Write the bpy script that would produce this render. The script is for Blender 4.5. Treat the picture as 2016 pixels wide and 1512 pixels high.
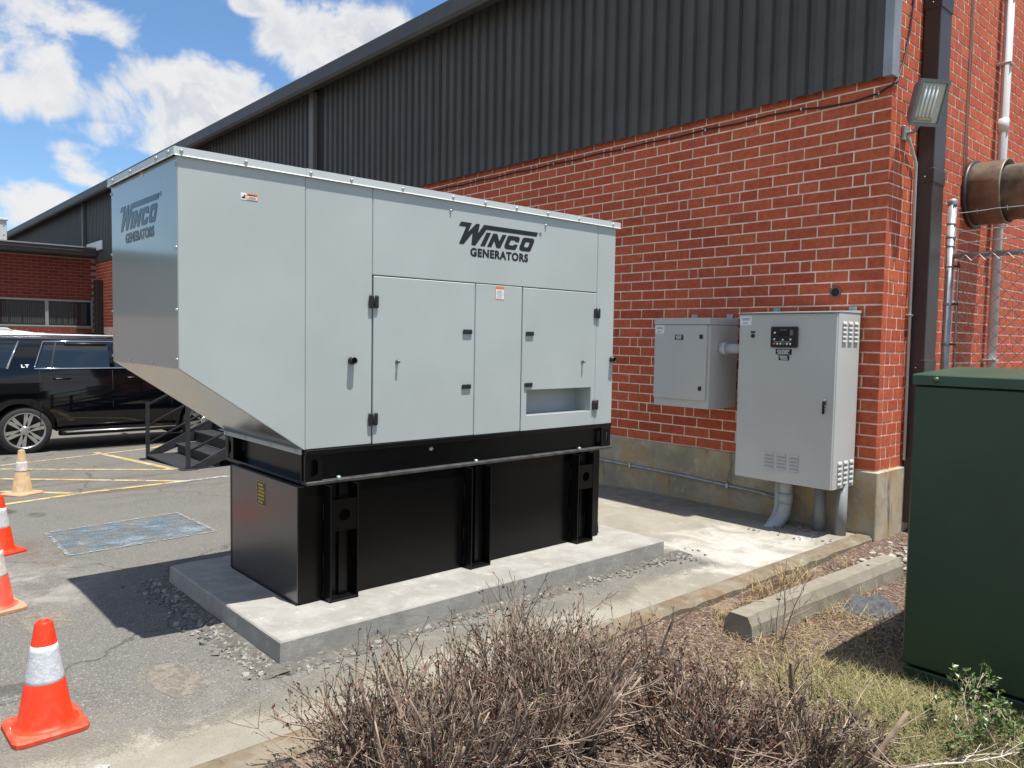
import bpy, bmesh, math, random
from mathutils import Vector, Matrix
from mathutils.geometry import tessellate_polygon

for o in list(bpy.data.objects):
    bpy.data.objects.remove(o)
SC = bpy.context.scene
COL = SC.collection
PI = math.pi
rng = random.Random(11)

# ------------------------------------------------------------------ camera
CAMP = Vector((0, 0, 1.6))
R_ = Vector((0.66636354, 0.74542092, 0.01752959))
U_ = Vector((-0.05571914, 0.02633805, 0.99809904))
F_ = Vector((-0.74354221, 0.66607354, -0.05908492))
cam = bpy.data.cameras.new('camera')
camo = bpy.data.objects.new('camera', cam)
COL.objects.link(camo)
m = Matrix((R_, U_, -F_)).transposed().to_4x4()
m.translation = CAMP
camo.matrix_world = m
cam.sensor_width = 36.0
cam.lens = 1507.97 / 2016 * 36
cam.clip_start = 0.05
cam.clip_end = 2000
SC.camera = camo


def project(p):                     # pixel of a point, to choose which bricks show largest
    v = Vector(p) - CAMP
    z = v.dot(F_)
    if z < 0.1:
        return None
    return (1008 + 1507.97 * v.dot(R_) / z, 756 - 1507.97 * v.dot(U_) / z)


# ------------------------------------------------------------------ light
SC.view_settings.view_transform = 'Standard'
SC.view_settings.look = 'None'
SC.view_settings.exposure = 0.86
SC.view_settings.gamma = 1.0
SC.view_settings.use_curve_mapping = False
SUNDIR = Vector((-0.25, -0.047, -1.0)).normalized()
sun = bpy.data.lights.new('sun', 'SUN')
sun.energy = 4.2
sun.angle = math.radians(0.53)
sun.color = (1.0, 0.955, 0.88)
suno = bpy.data.objects.new('sun', sun)
COL.objects.link(suno)
suno.rotation_euler = SUNDIR.to_track_quat('-Z', 'Y').to_euler()

world = bpy.data.worlds.new('World')
SC.world = world
world.use_nodes = True
wt = world.node_tree
wt.nodes.clear()


class NT:
    """small helper round a node tree"""
    def __init__(self, tree):
        self.t = tree

    def n(self, typ, ins=None, **props):
        nd = self.t.nodes.new(typ)
        for k, v in props.items():
            setattr(nd, k, v)
        for k, v in (ins or {}).items():
            s = nd.inputs[k]
            if isinstance(v, bpy.types.NodeSocket):
                self.t.links.new(v, s)
            else:
                s.default_value = v
        return nd

    def math(self, op, a, b=None, clamp=False):
        nd = self.t.nodes.new('ShaderNodeMath')
        nd.operation = op
        nd.use_clamp = clamp
        for i, v in enumerate((a, b)):
            if v is None:
                continue
            if isinstance(v, bpy.types.NodeSocket):
                self.t.links.new(v, nd.inputs[i])
            else:
                nd.inputs[i].default_value = v
        return nd.outputs[0]

    def vmath(self, op, a, b=None):
        nd = self.t.nodes.new('ShaderNodeVectorMath')
        nd.operation = op
        for i, v in enumerate((a, b)):
            if v is None:
                continue
            if isinstance(v, bpy.types.NodeSocket):
                self.t.links.new(v, nd.inputs[i])
            else:
                nd.inputs[i].default_value = v
        return nd.outputs['Value'] if op in ('LENGTH', 'DOT_PRODUCT', 'DISTANCE') else nd.outputs[0]

    def noise(self, vec, scale, detail=4, rough=0.55, dist=0.0):
        nd = self.n('ShaderNodeTexNoise', {'Scale': scale, 'Detail': detail, 'Roughness': rough, 'Distortion': dist})
        if vec is not None:
            self.t.links.new(vec, nd.inputs['Vector'])
        return nd.outputs['Fac']

    def step(self, v, lo, hi, a=0.0, b=1.0):
        nd = self.t.nodes.new('ShaderNodeMapRange')
        nd.interpolation_type = 'SMOOTHSTEP'
        self.t.links.new(v, nd.inputs['Value'])
        nd.inputs['From Min'].default_value = lo
        nd.inputs['From Max'].default_value = hi
        nd.inputs['To Min'].default_value = a
        nd.inputs['To Max'].default_value = b
        return nd.outputs['Result']

    def mix(self, fac, a, b, mode='MIX'):
        nd = self.t.nodes.new('ShaderNodeMix')
        nd.data_type = 'RGBA'
        nd.blend_type = mode
        for s, v in ((nd.inputs[0], fac), (nd.inputs[6], a), (nd.inputs[7], b)):
            if isinstance(v, bpy.types.NodeSocket):
                self.t.links.new(v, s)
            elif s == nd.inputs[0]:
                s.default_value = v
            else:
                s.default_value = (*v[:3], 1)
        return nd.outputs[2]


W = NT(wt)
sky = W.n('ShaderNodeTexSky', sky_type='NISHITA')
sky.sun_disc = False
sky.sun_elevation = math.radians(75.7)
sky.sun_rotation = math.radians(79.4)
sky.altitude = 200
sky.air_density = 1.0
sky.dust_density = 0.6
sky.ozone_density = 2.0
tc = W.n('ShaderNodeTexCoord')
DIR = W.vmath('NORMALIZE', tc.outputs['Generated'])
CLOUDS = [(-0.9216, 0.2950, 0.2523, 0.1326, 0.0497), (-0.8944, 0.3540, 0.2734, 0.0663, 0.0365), (-0.8358, 0.4322, 0.3384, 0.0729, 0.0398),
          (-0.8099, 0.4705, 0.3503, 0.0597, 0.0298), (-0.9483, 0.1666, 0.2701, 0.0597, 0.0531), (-0.9471, 0.1465, 0.2854, 0.0398, 0.0531),
          (-0.9491, 0.1944, 0.2477, 0.0398, 0.0265), (-0.9571, 0.2298, 0.1766, 0.0531, 0.0232), (-0.9579, 0.2101, 0.1957, 0.0365, 0.0186),
          (-0.9743, 0.1736, 0.1433, 0.0398, 0.0332), (-0.9796, 0.1509, 0.1328, 0.0398, 0.0265), (-0.9247, 0.1907, 0.3295, 0.0729, 0.0298),
          (-0.8563, 0.3622, 0.3682, 0.0298, 0.0133), (-0.9399, 0.2623, 0.2185, 0.0796, 0.0232)]


def cloud_density(vec):
    n1 = W.noise(vec, 11.0, 10, 0.58, 0.35)
    blob = None
    for (x, y, z, rx, rz) in CLOUDS:
        q = W.vmath('SUBTRACT', vec, (x, y, z))
        q = W.vmath('MULTIPLY', q, (1 / rx, 1 / rx, 1 / rz))
        e = W.math('SUBTRACT', 1.50, W.vmath('LENGTH', q), True)
        blob = e if blob is None else W.math('MAXIMUM', blob, e)
    # fair-weather cumulus over the unseen rest of the sky, coverage raised for fill light
    broad = W.noise(vec, 3.1, 3, 0.5)
    sep = W.n('ShaderNodeSeparateXYZ', {'Vector': vec})
    # nothing extra in the patch round the clouds placed above
    patch = W.step(W.vmath('DISTANCE', vec, (-0.90, 0.33, 0.27)), 0.25, 0.45)
    gen = W.math('MULTIPLY', W.step(broad, 0.42, 0.58), patch)
    cov = W.math('MAXIMUM', blob, gen)
    return W.math('ADD', W.math('MULTIPLY', n1, 1.35), W.math('MULTIPLY', cov, 0.40))


d0 = cloud_density(DIR)
n_up = W.noise(W.vmath('ADD', DIR, (0.004, 0.002, 0.022)), 11.0, 10, 0.58, 0.35)
n_here = W.noise(DIR, 11.0, 10, 0.58, 0.35)
alpha = W.step(d0, 0.82, 1.06)
lit = W.step(W.math('SUBTRACT', n_here, n_up), -0.07, 0.09)
thick = W.step(d0, 0.95, 1.25)
shade = W.math('MULTIPLY', W.math('SUBTRACT', 1.0, lit), thick)
ccol = W.mix(shade, (5.7, 5.65, 5.6), (3.9, 4.2, 4.6))
skycol = W.mix(1.0, sky.outputs[0], (0.80, 0.98, 1.12), 'MULTIPLY')
scol = W.mix(W.math('MULTIPLY', alpha, 0.95), skycol, ccol)
bg = W.n('ShaderNodeBackground', {'Color': scol, 'Strength': 0.085})
W.n('ShaderNodeOutputWorld', {'Surface': bg.outputs[0]})

# ------------------------------------------------------------------ materials
MATS = {}


def mat(name, base, rough=0.5, metal=0.0, spec=0.5, var=0.0, vscale=6.0, bump=0.0, bscale=60.0, rnd=0.0, coat=0.0, tint=None, dirt=None, emis=None):
    """plain procedural surface: base colour with noise variation, per-piece variation, relief, optional dirt colour"""
    if name in MATS:
        return MATS[name]
    mt = bpy.data.materials.new(name)
    mt.use_nodes = True
    t = NT(mt.node_tree)
    p = mt.node_tree.nodes['Principled BSDF']
    tcn = t.n('ShaderNodeTexCoord')
    vec = tcn.outputs['Object']
    colr = None
    if var:
        nz = t.noise(vec, vscale, 6, 0.6)
        colr = t.mix(t.step(nz, 0.3, 0.7), tuple(c * (1 - var) for c in base), tuple(min(1, c * (1 + var)) for c in base))
    if dirt:
        dcol, amt, dscale = dirt
        nz = t.noise(vec, dscale, 7, 0.65, 0.4)
        colr = t.mix(t.math('MULTIPLY', t.step(nz, 0.45, 0.72), amt), colr or base, dcol)
    if rnd:
        oi = t.n('ShaderNodeObjectInfo')
        ge = t.n('ShaderNodeNewGeometry')
        r = t.math('FRACT', t.math('ADD', oi.outputs['Random'], ge.outputs['Random Per Island']))
        dark = tuple(c * (1 - rnd) for c in base)
        lite = tint if tint else tuple(min(1, c * (1 + rnd)) for c in base)
        c2 = t.mix(r, dark, lite)
        colr = t.mix(0.75, colr, c2) if colr else c2
    if colr is None:
        p.inputs['Base Color'].default_value = (*base, 1)
    else:
        mt.node_tree.links.new(colr, p.inputs['Base Color'])
    p.inputs['Roughness'].default_value = rough
    p.inputs['Metallic'].default_value = metal
    p.inputs['Specular IOR Level'].default_value = spec
    p.inputs['Coat Weight'].default_value = coat
    p.inputs['Coat Roughness'].default_value = 0.05
    if bump:
        nz = t.noise(vec, bscale, 5, 0.6)
        b = t.n('ShaderNodeBump', {'Height': nz, 'Strength': bump, 'Distance': 0.01})
        mt.node_tree.links.new(b.outputs[0], p.inputs['Normal'])
    MATS[name] = mt
    return mt


def brick_mat(name, reds):
    mt = bpy.data.materials.new(name)
    mt.use_nodes = True
    t = NT(mt.node_tree)
    p = mt.node_tree.nodes['Principled BSDF']
    oi = t.n('ShaderNodeObjectInfo')
    ge = t.n('ShaderNodeNewGeometry')
    r = t.math('FRACT', t.math('ADD', oi.outputs['Random'], ge.outputs['Random Per Island']))
    vec = ge.outputs['Position']
    cr = t.n('ShaderNodeValToRGB')
    cr.color_ramp.interpolation = 'LINEAR'
    els = cr.color_ramp.elements
    els[0].position, els[0].color = 0.0, (*reds[0], 1)
    els[1].position, els[1].color = 1.0, (*reds[-1], 1)
    for i, c in enumerate(reds[1:-1]):
        e = els.new((i + 1) / (len(reds) - 1))
        e.color = (*c, 1)
    mt.node_tree.links.new(r, cr.inputs[0])
    nz = t.noise(vec, 22, 6, 0.7)
    c = t.mix(t.step(nz, 0.35, 0.7), cr.outputs[0], t.mix(1.0, cr.outputs[0], (0.74, 0.68, 0.66), 'MULTIPLY'))
    big = t.noise(vec, 0.9, 5, 0.6)
    c = t.mix(t.step(big, 0.40, 0.70, 0, 0.35), c, t.mix(1.0, c, (0.70, 0.66, 0.66), 'MULTIPLY'))
    drip = t.noise(t.vmath('MULTIPLY', vec, (5.0, 5.0, 0.5)), 2.0, 6, 0.7)
    c = t.mix(t.step(drip, 0.60, 0.75, 0, 0.30), c, (0.20, 0.06, 0.04))
    # lime smears here and there
    sm = t.noise(t.vmath('MULTIPLY', vec, (3.0, 3.0, 1.1)), 3.0, 7, 0.75, 0.8)
    c = t.mix(t.step(sm, 0.70, 0.80, 0, 0.4), c, (0.55, 0.42, 0.36))
    mt.node_tree.links.new(c, p.inputs['Base Color'])
    p.inputs['Roughness'].default_value = 0.8
    p.inputs['Specular IOR Level'].default_value = 0.25
    b = t.n('ShaderNodeBump', {'Height': t.noise(vec, 120, 4, 0.6), 'Strength': 0.25, 'Distance': 0.01})
    mt.node_tree.links.new(b.outputs[0], p.inputs['Normal'])
    MATS[name] = mt
    return mt


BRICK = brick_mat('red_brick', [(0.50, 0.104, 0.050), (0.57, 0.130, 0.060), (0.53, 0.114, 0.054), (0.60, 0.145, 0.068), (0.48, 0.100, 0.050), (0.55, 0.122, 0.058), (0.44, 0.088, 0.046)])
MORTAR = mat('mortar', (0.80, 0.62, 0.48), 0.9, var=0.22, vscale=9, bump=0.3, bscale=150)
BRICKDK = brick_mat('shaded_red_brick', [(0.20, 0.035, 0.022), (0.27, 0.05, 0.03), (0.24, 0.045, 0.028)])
MORTARDK = mat('dark_mortar', (0.36, 0.24, 0.19), 0.9)  # darker mortar colour for the low building
CLAD = mat('charcoal_cladding', (0.078, 0.072, 0.068), 0.5, spec=0.25, var=0.16, vscale=0.9, bump=0.05, bscale=9)
BRONZE = mat('dark_bronze_metal', (0.042, 0.031, 0.027), 0.45, var=0.15, vscale=3)
GUTTER = mat('gutter_bronze', (0.062, 0.056, 0.052), 0.5, var=0.15, vscale=2)
TRIML = mat('grey_trim', (0.28, 0.29, 0.30), 0.45, 0.3, var=0.12, vscale=4)
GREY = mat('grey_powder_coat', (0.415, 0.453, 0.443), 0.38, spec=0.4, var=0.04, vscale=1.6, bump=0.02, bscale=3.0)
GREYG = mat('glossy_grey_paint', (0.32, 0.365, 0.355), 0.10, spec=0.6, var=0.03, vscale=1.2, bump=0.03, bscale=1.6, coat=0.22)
GREYLID = mat('light_grey_paint', (0.52, 0.555, 0.55), 0.35, spec=0.5, var=0.03)
CABGREY = mat('cabinet_grey', (0.50, 0.51, 0.485), 0.42, spec=0.4, var=0.03, vscale=2, bump=0.02, bscale=5)
BLACKP = mat('black_gloss_paint', (0.0022, 0.0022, 0.0025), 0.24, spec=0.28, var=0.2, vscale=3, bump=0.02, bscale=6)
BLACKG = mat('black_mirror_paint', (0.004, 0.004, 0.0045), 0.27, spec=1.0, bump=0.012, bscale=3)
BLACKG.node_tree.nodes['Principled BSDF'].inputs['IOR'].default_value = 1.8
BLACKM = mat('black_satin_paint', (0.0035, 0.0035, 0.004), 0.33, spec=0.3, var=0.2, vscale=4, bump=0.03, bscale=20)
BLACKPL = mat('black_plastic', (0.012, 0.012, 0.013), 0.45)
BLACKIN = mat('dark_gap', (0.012, 0.013, 0.014), 0.8)
INK = mat('black_print', (0.008, 0.008, 0.009), 0.5)
ZINC = mat('zinc_bolt', (0.48, 0.50, 0.50), 0.35, 0.7)
CHROME = mat('chrome', (0.75, 0.77, 0.79), 0.08, 1.0)
GALV = mat('galvanised_steel', (0.33, 0.355, 0.375), 0.5, 0.4, var=0.2, vscale=12)
PVCG = mat('grey_plastic_pipe', (0.43, 0.45, 0.47), 0.45, var=0.05)
PVCW = mat('white_plastic_pipe', (0.56, 0.56, 0.57), 0.4, var=0.06)
WHITEP = mat('white_print', (0.78, 0.78, 0.78), 0.5)
ORANGEP = mat('orange_print', (0.85, 0.22, 0.02), 0.5)
YELLOWP = mat('yellow_print', (0.62, 0.46, 0.06), 0.5)
GREYP = mat('grey_print', (0.28, 0.29, 0.31), 0.5)
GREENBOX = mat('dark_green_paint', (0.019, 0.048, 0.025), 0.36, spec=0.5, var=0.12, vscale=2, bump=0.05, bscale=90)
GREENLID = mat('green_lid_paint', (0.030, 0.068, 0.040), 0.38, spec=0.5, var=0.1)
ORANGEC = mat('orange_cone_plastic', (0.64, 0.038, 0.008), 0.48, spec=0.35, var=0.10, vscale=16, dirt=((0.55, 0.10, 0.05), 0.35, 22), bump=0.05, bscale=30)
ORANGEB = mat('dusty_orange_rubber', (0.62, 0.055, 0.018), 0.6, var=0.12, vscale=25, dirt=((0.5, 0.22, 0.14), 0.5, 14))
TANC = mat('faded_cone_plastic', (0.47, 0.325, 0.18), 0.7, var=0.15, vscale=14, dirt=((0.30, 0.22, 0.13), 0.7, 9))
TANB = mat('faded_cone_base', (0.50, 0.27, 0.16), 0.7, dirt=((0.30, 0.2, 0.12), 0.6, 9))
COLLAR = mat('reflective_collar', (0.60, 0.62, 0.65), 0.35, 0.15, var=0.12, vscale=40, bump=0.3, bscale=90)
COLLARD = mat('dirty_collar', (0.60, 0.54, 0.50), 0.6, var=0.2, vscale=20)
CARB = mat('black_car_paint', (0.002, 0.0025, 0.004), 0.05, spec=0.45, coat=0.25)
CARW = mat('white_car_paint', (0.62, 0.64, 0.66), 0.25, spec=0.5, coat=0.5)
GLASS = mat('dark_tinted_glass', (0.010, 0.016, 0.022), 0.03, spec=0.8)
RUBBER = mat('tyre_rubber', (0.022, 0.022, 0.023), 0.75, var=0.2, vscale=30)
ALLOY = mat('alloy_rim', (0.55, 0.55, 0.54), 0.28, 0.85)
STEELST = mat('black_steel_stair', (0.022, 0.023, 0.026), 0.55, var=0.3, vscale=9)
WINFRAME = mat('aluminium_frame', (0.42, 0.42, 0.40), 0.4, 0.5)
RUST = mat('weathered_duct', (0.245, 0.212, 0.165), 0.55, 0.2, var=0.3, vscale=5, dirt=((0.10, 0.085, 0.066), 0.8, 3.5), bump=0.15, bscale=20)
CABLE = mat('black_cable', (0.010, 0.010, 0.011), 0.5)
CLOTH = mat('dark_grey_cloth', (0.075, 0.082, 0.088), 0.9, var=0.35, vscale=30, bump=0.6, bscale=40)
LENS = mat('floodlight_glass', (0.50, 0.50, 0.46), 0.08, spec=0.6, var=0.15, vscale=8)
LAMPT = mat('fluorescent_tube', (0.80, 0.82, 0.80), 0.3)
LITINT = mat('flood_housing', (0.115, 0.125, 0.135), 0.5, var=0.15, vscale=15)

# underside of the enclosure: bright rolled metal
mt = mat('bare_metal_sheet', (0.70, 0.68, 0.645), 0.22, 0.85)
t = NT(mt.node_tree)
_g = t.n('ShaderNodeTexCoord')
_v = t.vmath('MULTIPLY', _g.outputs['Object'], (2.0, 40.0, 40.0))
_p = mt.node_tree.nodes['Principled BSDF']
mt.node_tree.links.new(t.step(t.noise(_v, 3, 5, 0.7), 0.3, 0.7, 0.17, 0.25), _p.inputs['Roughness'])
_b = t.n('ShaderNodeBump', {'Height': t.noise(_g.outputs['Object'], 1.3, 0, 0.4), 'Strength': 0.10, 'Distance': 0.06})
mt.node_tree.links.new(_b.outputs[0], _p.inputs['Normal'])
BARE = mt


def concrete_mat(name, base, dark, light, sc=1.0, grain=0.5, brown=None):
    mt = bpy.data.materials.new(name)
    mt.use_nodes = True
    t = NT(mt.node_tree)
    p = mt.node_tree.nodes['Principled BSDF']
    ge = t.n('ShaderNodeNewGeometry')
    vec = ge.outputs['Position']
    n1 = t.noise(vec, 2.2 * sc, 8, 0.68, 0.4)
    c = t.mix(t.step(n1, 0.32, 0.68), dark, base)
    n2 = t.noise(vec, 7.0 * sc, 8, 0.7)
    c = t.mix(t.step(n2, 0.52, 0.75, 0, 0.8), c, light)
    if brown:
        n3 = t.noise(t.vmath('MULTIPLY', vec, (1.0, 1.0, 0.55)), 3.1 * sc, 7, 0.7, 0.6)
        c = t.mix(t.step(n3, 0.48, 0.62, 0, 0.75), c, brown)
        n4 = t.noise(t.vmath('MULTIPLY', vec, (3.0, 3.0, 0.45)), 2.3 * sc, 6, 0.7)
        c = t.mix(t.step(n4, 0.56, 0.72, 0, 0.7), c, (0.06, 0.055, 0.045))
    sp = t.noise(vec, 190, 2, 0.6)
    c = t.mix(t.step(sp, 0.55, 0.72, 0, grain), c, tuple(x * 0.55 for x in base))
    mt.node_tree.links.new(c, p.inputs['Base Color'])
    p.inputs['Roughness'].default_value = 0.88
    p.inputs['Specular IOR Level'].default_value = 0.2
    h = t.math('ADD', t.noise(vec, 30, 8, 0.7), t.math('MULTIPLY', sp, 0.5))
    b = t.n('ShaderNodeBump', {'Height': h, 'Strength': 0.35, 'Distance': 0.01})
    mt.node_tree.links.new(b.outputs[0], p.inputs['Normal'])
    MATS[name] = mt
    return mt


PADC = concrete_mat('pad_concrete', (0.345, 0.333, 0.305), (0.25, 0.24, 0.22), (0.45, 0.44, 0.415), 1.6, 0.5)
FOUND = concrete_mat('foundation_concrete', (0.47, 0.41, 0.30), (0.30, 0.26, 0.185), (0.55, 0.49, 0.38), 1.3, 0.4, brown=(0.47, 0.315, 0.15))
KERBC = concrete_mat('kerb_concrete', (0.235, 0.205, 0.155), (0.15, 0.118, 0.082), (0.30, 0.27, 0.215), 1.5, 0.5, brown=(0.17, 0.108, 0.06))
STOPC = concrete_mat('wheel_stop_concrete', (0.27, 0.246, 0.20), (0.205, 0.18, 0.14), (0.33, 0.305, 0.255), 2.0, 0.5)


def ground_mats():
    # old asphalt: grey binder with pale and dark aggregate showing, wear and stains
    mt = bpy.data.materials.new('old_asphalt')
    mt.use_nodes = True
    t = NT(mt.node_tree)
    p = mt.node_tree.nodes['Principled BSDF']
    ge = t.n('ShaderNodeNewGeometry')
    vec = ge.outputs['Position']
    vo = t.n('ShaderNodeTexVoronoi', {'Vector': vec, 'Scale': 160.0, 'Randomness': 1.0})
    sepc = t.n('ShaderNodeSeparateColor', {'Color': vo.outputs['Color']})
    base = t.mix(sepc.outputs[0], (0.095, 0.092, 0.085), (0.165, 0.159, 0.145))
    base = t.mix(t.step(sepc.outputs[1], 0.92, 0.97, 0, 0.75), base, (0.32, 0.30, 0.255))
    base = t.mix(t.step(sepc.outputs[2], 0.90, 0.96, 0, 0.6), base, (0.045, 0.044, 0.042))
    big = t.noise(vec, 0.8, 6, 0.65, 0.3)
    base = t.mix(t.step(big, 0.36, 0.66, 0, 0.35), base, (0.165, 0.155, 0.135))
    med = t.noise(vec, 4.5, 6, 0.7)
    base = t.mix(t.step(med, 0.55, 0.75, 0, 0.35), base, (0.085, 0.082, 0.078))
    # pale cement dust round the pad
    dd = t.vmath('MULTIPLY', t.vmath('SUBTRACT', vec, (-5.6, 0.95, 0)), (1.15, 1.9, 0))
    dist = t.vmath('LENGTH', dd)
    dust = t.math('MULTIPLY', t.step(dist, 0.2, 1.1, 1, 0), t.step(t.noise(vec, 3.2, 7, 0.7, 0.5), 0.40, 0.66))
    base = t.mix(t.math('MULTIPLY', dust, 0.7), base, (0.33, 0.315, 0.285))
    sepx = t.n('ShaderNodeSeparateXYZ', {'Vector': vec})
    drift = t.math('MULTIPLY', t.step(sepx.outputs['X'], -4.0, -3.0), t.step(t.noise(vec, 2.2, 7, 0.7, 0.4), 0.35, 0.65))
    base = t.mix(t.math('MULTIPLY', drift, 0.55), base, (0.235, 0.215, 0.175))
    for (sx, sy, sr) in ((-8.75, 1.25, 9.0), (-8.35, 1.45, 11.0), (-4.2, 0.2, 7.0)):
        ds_ = t.vmath('LENGTH', t.vmath('MULTIPLY', t.vmath('SUBTRACT', vec, (sx, sy, 0)), (sr * 0.55, sr, 0)))
        base = t.mix(t.math('MULTIPLY', t.step(ds_, 0.5, 1.1, 0.75, 0), t.step(med, 0.3, 0.55)), base, (0.045, 0.043, 0.042))
    crk = t.n('ShaderNodeTexVoronoi', {'Vector': t.vmath('ADD', vec, t.vmath('MULTIPLY', t.n('ShaderNodeTexNoise', {'Vector': vec, 'Scale': 3.0, 'Detail': 5.0}).outputs['Color'], (0.5, 0.5, 0))), 'Scale': 0.33}, feature='DISTANCE_TO_EDGE')
    base = t.mix(t.step(crk.outputs['Distance'], 0.0015, 0.005, 0.6, 0), base, (0.05, 0.048, 0.045))
    # brown tracked soil across the striped bay
    d2 = t.vmath('LENGTH', t.vmath('MULTIPLY', t.vmath('SUBTRACT', vec, (-10.4, 2.6, -0.25)), (0.55, 0.62, 0)))
    soil = t.math('MULTIPLY', t.step(d2, 0.3, 1.5, 1, 0), t.step(t.noise(t.vmath('MULTIPLY', vec, (2.4, 0.6, 1)), 1.6, 6, 0.7), 0.42, 0.68))
    base = t.mix(t.math('MULTIPLY', soil, 0.75), base, (0.088, 0.063, 0.043))
    d3 = t.vmath('LENGTH', t.vmath('MULTIPLY', t.vmath('SUBTRACT', vec, (-6.6, 1.15, -0.06)), (1.3, 4.5, 0)))
    base = t.mix(t.math('MULTIPLY', t.step(d3, 0.2, 1.0, 0.7, 0), t.step(med, 0.4, 0.6)), base, (0.12, 0.076, 0.044))
    mt.node_tree.links.new(base, p.inputs['Base Color'])
    p.inputs['Roughness'].default_value = 0.85
    p.inputs['Specular IOR Level'].default_value = 0.25
    b = t.n('ShaderNodeBump', {'Height': vo.outputs['Distance'], 'Strength': 0.3, 'Distance': 0.004})
    mt.node_tree.links.new(b.outputs[0], p.inputs['Normal'])
    MATS['old_asphalt'] = mt
    # concrete apron with white lime spill
    mt2 = bpy.data.materials.new('apron_concrete')
    mt2.use_nodes = True
    t = NT(mt2.node_tree)
    p = mt2.node_tree.nodes['Principled BSDF']
    ge = t.n('ShaderNodeNewGeometry')
    vec = ge.outputs['Position']
    n1 = t.noise(vec, 1.9, 8, 0.68, 0.5)
    c = t.mix(t.step(n1, 0.35, 0.65), (0.235, 0.218, 0.178), (0.295, 0.275, 0.228))
    n2 = t.noise(vec, 8.0, 7, 0.7)
    c = t.mix(t.step(n2, 0.50, 0.78, 0, 0.6), c, (0.20, 0.185, 0.155))
    dd = t.vmath('LENGTH', t.vmath('MULTIPLY', t.vmath('SUBTRACT', vec, (-3.2, 5.2, 0)), (1.35, 0.95, 0)))
    nz = t.noise(vec, 3.4, 8, 0.72, 0.7)
    spill = t.math('ADD', t.step(dd, 0.05, 1.45, 0.34, -0.10), t.math('MULTIPLY', t.math('SUBTRACT', nz, 0.5), 1.7))
    c = t.mix(t.step(spill, -0.04, 0.42, 0, 0.78), c, (0.47, 0.455, 0.425))
    d5 = t.vmath('LENGTH', t.vmath('MULTIPLY', t.vmath('SUBTRACT', vec, (-5.2, 6.2, 0)), (0.5, 2.2, 0)))
    c = t.mix(t.math('MULTIPLY', t.step(d5, 0.3, 1.0, 0.4, 0), t.step(n2, 0.35, 0.6)), c, (0.11, 0.105, 0.095))
    sp = t.noise(vec, 170, 2, 0.6)
    c = t.mix(t.step(sp, 0.55, 0.72, 0, 0.5), c, (0.10, 0.092, 0.077))
    mt2.node_tree.links.new(c, p.inputs['Base Color'])
    p.inputs['Roughness'].default_value = 0.9
    p.inputs['Specular IOR Level'].default_value = 0.2
    b = t.n('ShaderNodeBump', {'Height': t.math('ADD', t.noise(vec, 40, 7, 0.7), sp), 'Strength': 0.3, 'Distance': 0.008})
    mt2.node_tree.links.new(b.outputs[0], p.inputs['Normal'])
    sx = t.n('ShaderNodeSeparateXYZ', {'Vector': vec})
    edge = t.math('MULTIPLY', t.math('SUBTRACT', t.noise(vec, 2.6, 8, 0.7, 0.5), 0.5), 0.75)
    grit = t.math('MULTIPLY', t.math('SUBTRACT', t.noise(vec, 120, 2, 0.6), 0.5), 0.30)
    ex = t.math('ADD', t.math('ADD', sx.outputs['X'], edge), grit)
    ey = t.math('ADD', t.math('ADD', sx.outputs['Y'], t.math('MULTIPLY', edge, 1.3)), grit)
    lean = t.math('ADD', ex, t.math('MULTIPLY', t.math('MAXIMUM', t.math('SUBTRACT', 1.7, sx.outputs['Y']), 0.0), 0.10))
    fac = t.math('MAXIMUM', t.step(lean, -3.22, -2.96), t.step(ey, 4.45, 4.85))
    tr = t.n('ShaderNodeBsdfTransparent')
    ms = t.n('ShaderNodeMixShader', {0: fac, 1: tr.outputs[0], 2: p.outputs[0]})
    mt2.node_tree.links.new(ms.outputs[0], mt2.node_tree.nodes['Material Output'].inputs[0])
    MATS['apron_concrete'] = mt2
    # planting bed: reddish mulch, pale sandy patches
    mt3 = bpy.data.materials.new('mulch_soil')
    mt3.use_nodes = True
    t = NT(mt3.node_tree)
    p = mt3.node_tree.nodes['Principled BSDF']
    ge = t.n('ShaderNodeNewGeometry')
    vec = ge.outputs['Position']
    vo = t.n('ShaderNodeTexVoronoi', {'Vector': t.vmath('MULTIPLY', vec, (1, 1.6, 1)), 'Scale': 70.0})
    sepc = t.n('ShaderNodeSeparateColor', {'Color': vo.outputs['Color']})
    c = t.mix(sepc.outputs[0], (0.075, 0.046, 0.035), (0.17, 0.117, 0.09))
    c = t.mix(t.step(sepc.outputs[1], 0.84, 0.92), c, (0.28, 0.23, 0.18))
    nz = t.noise(vec, 1.6, 7, 0.65, 0.4)
    c = t.mix(t.step(nz, 0.52, 0.66, 0, 0.8), c, (0.28, 0.215, 0.165))
    mt3.node_tree.links.new(c, p.inputs['Base Color'])
    p.inputs['Roughness'].default_value = 0.95
    p.inputs['Specular IOR Level'].default_value = 0.15
    b = t.n('ShaderNodeBump', {'Height': vo.outputs['Distance'], 'Strength': 0.8, 'Distance': 0.012})
    mt3.node_tree.links.new(b.outputs[0], p.inputs['Normal'])
    MATS['mulch_soil'] = mt3


ground_mats()


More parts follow.
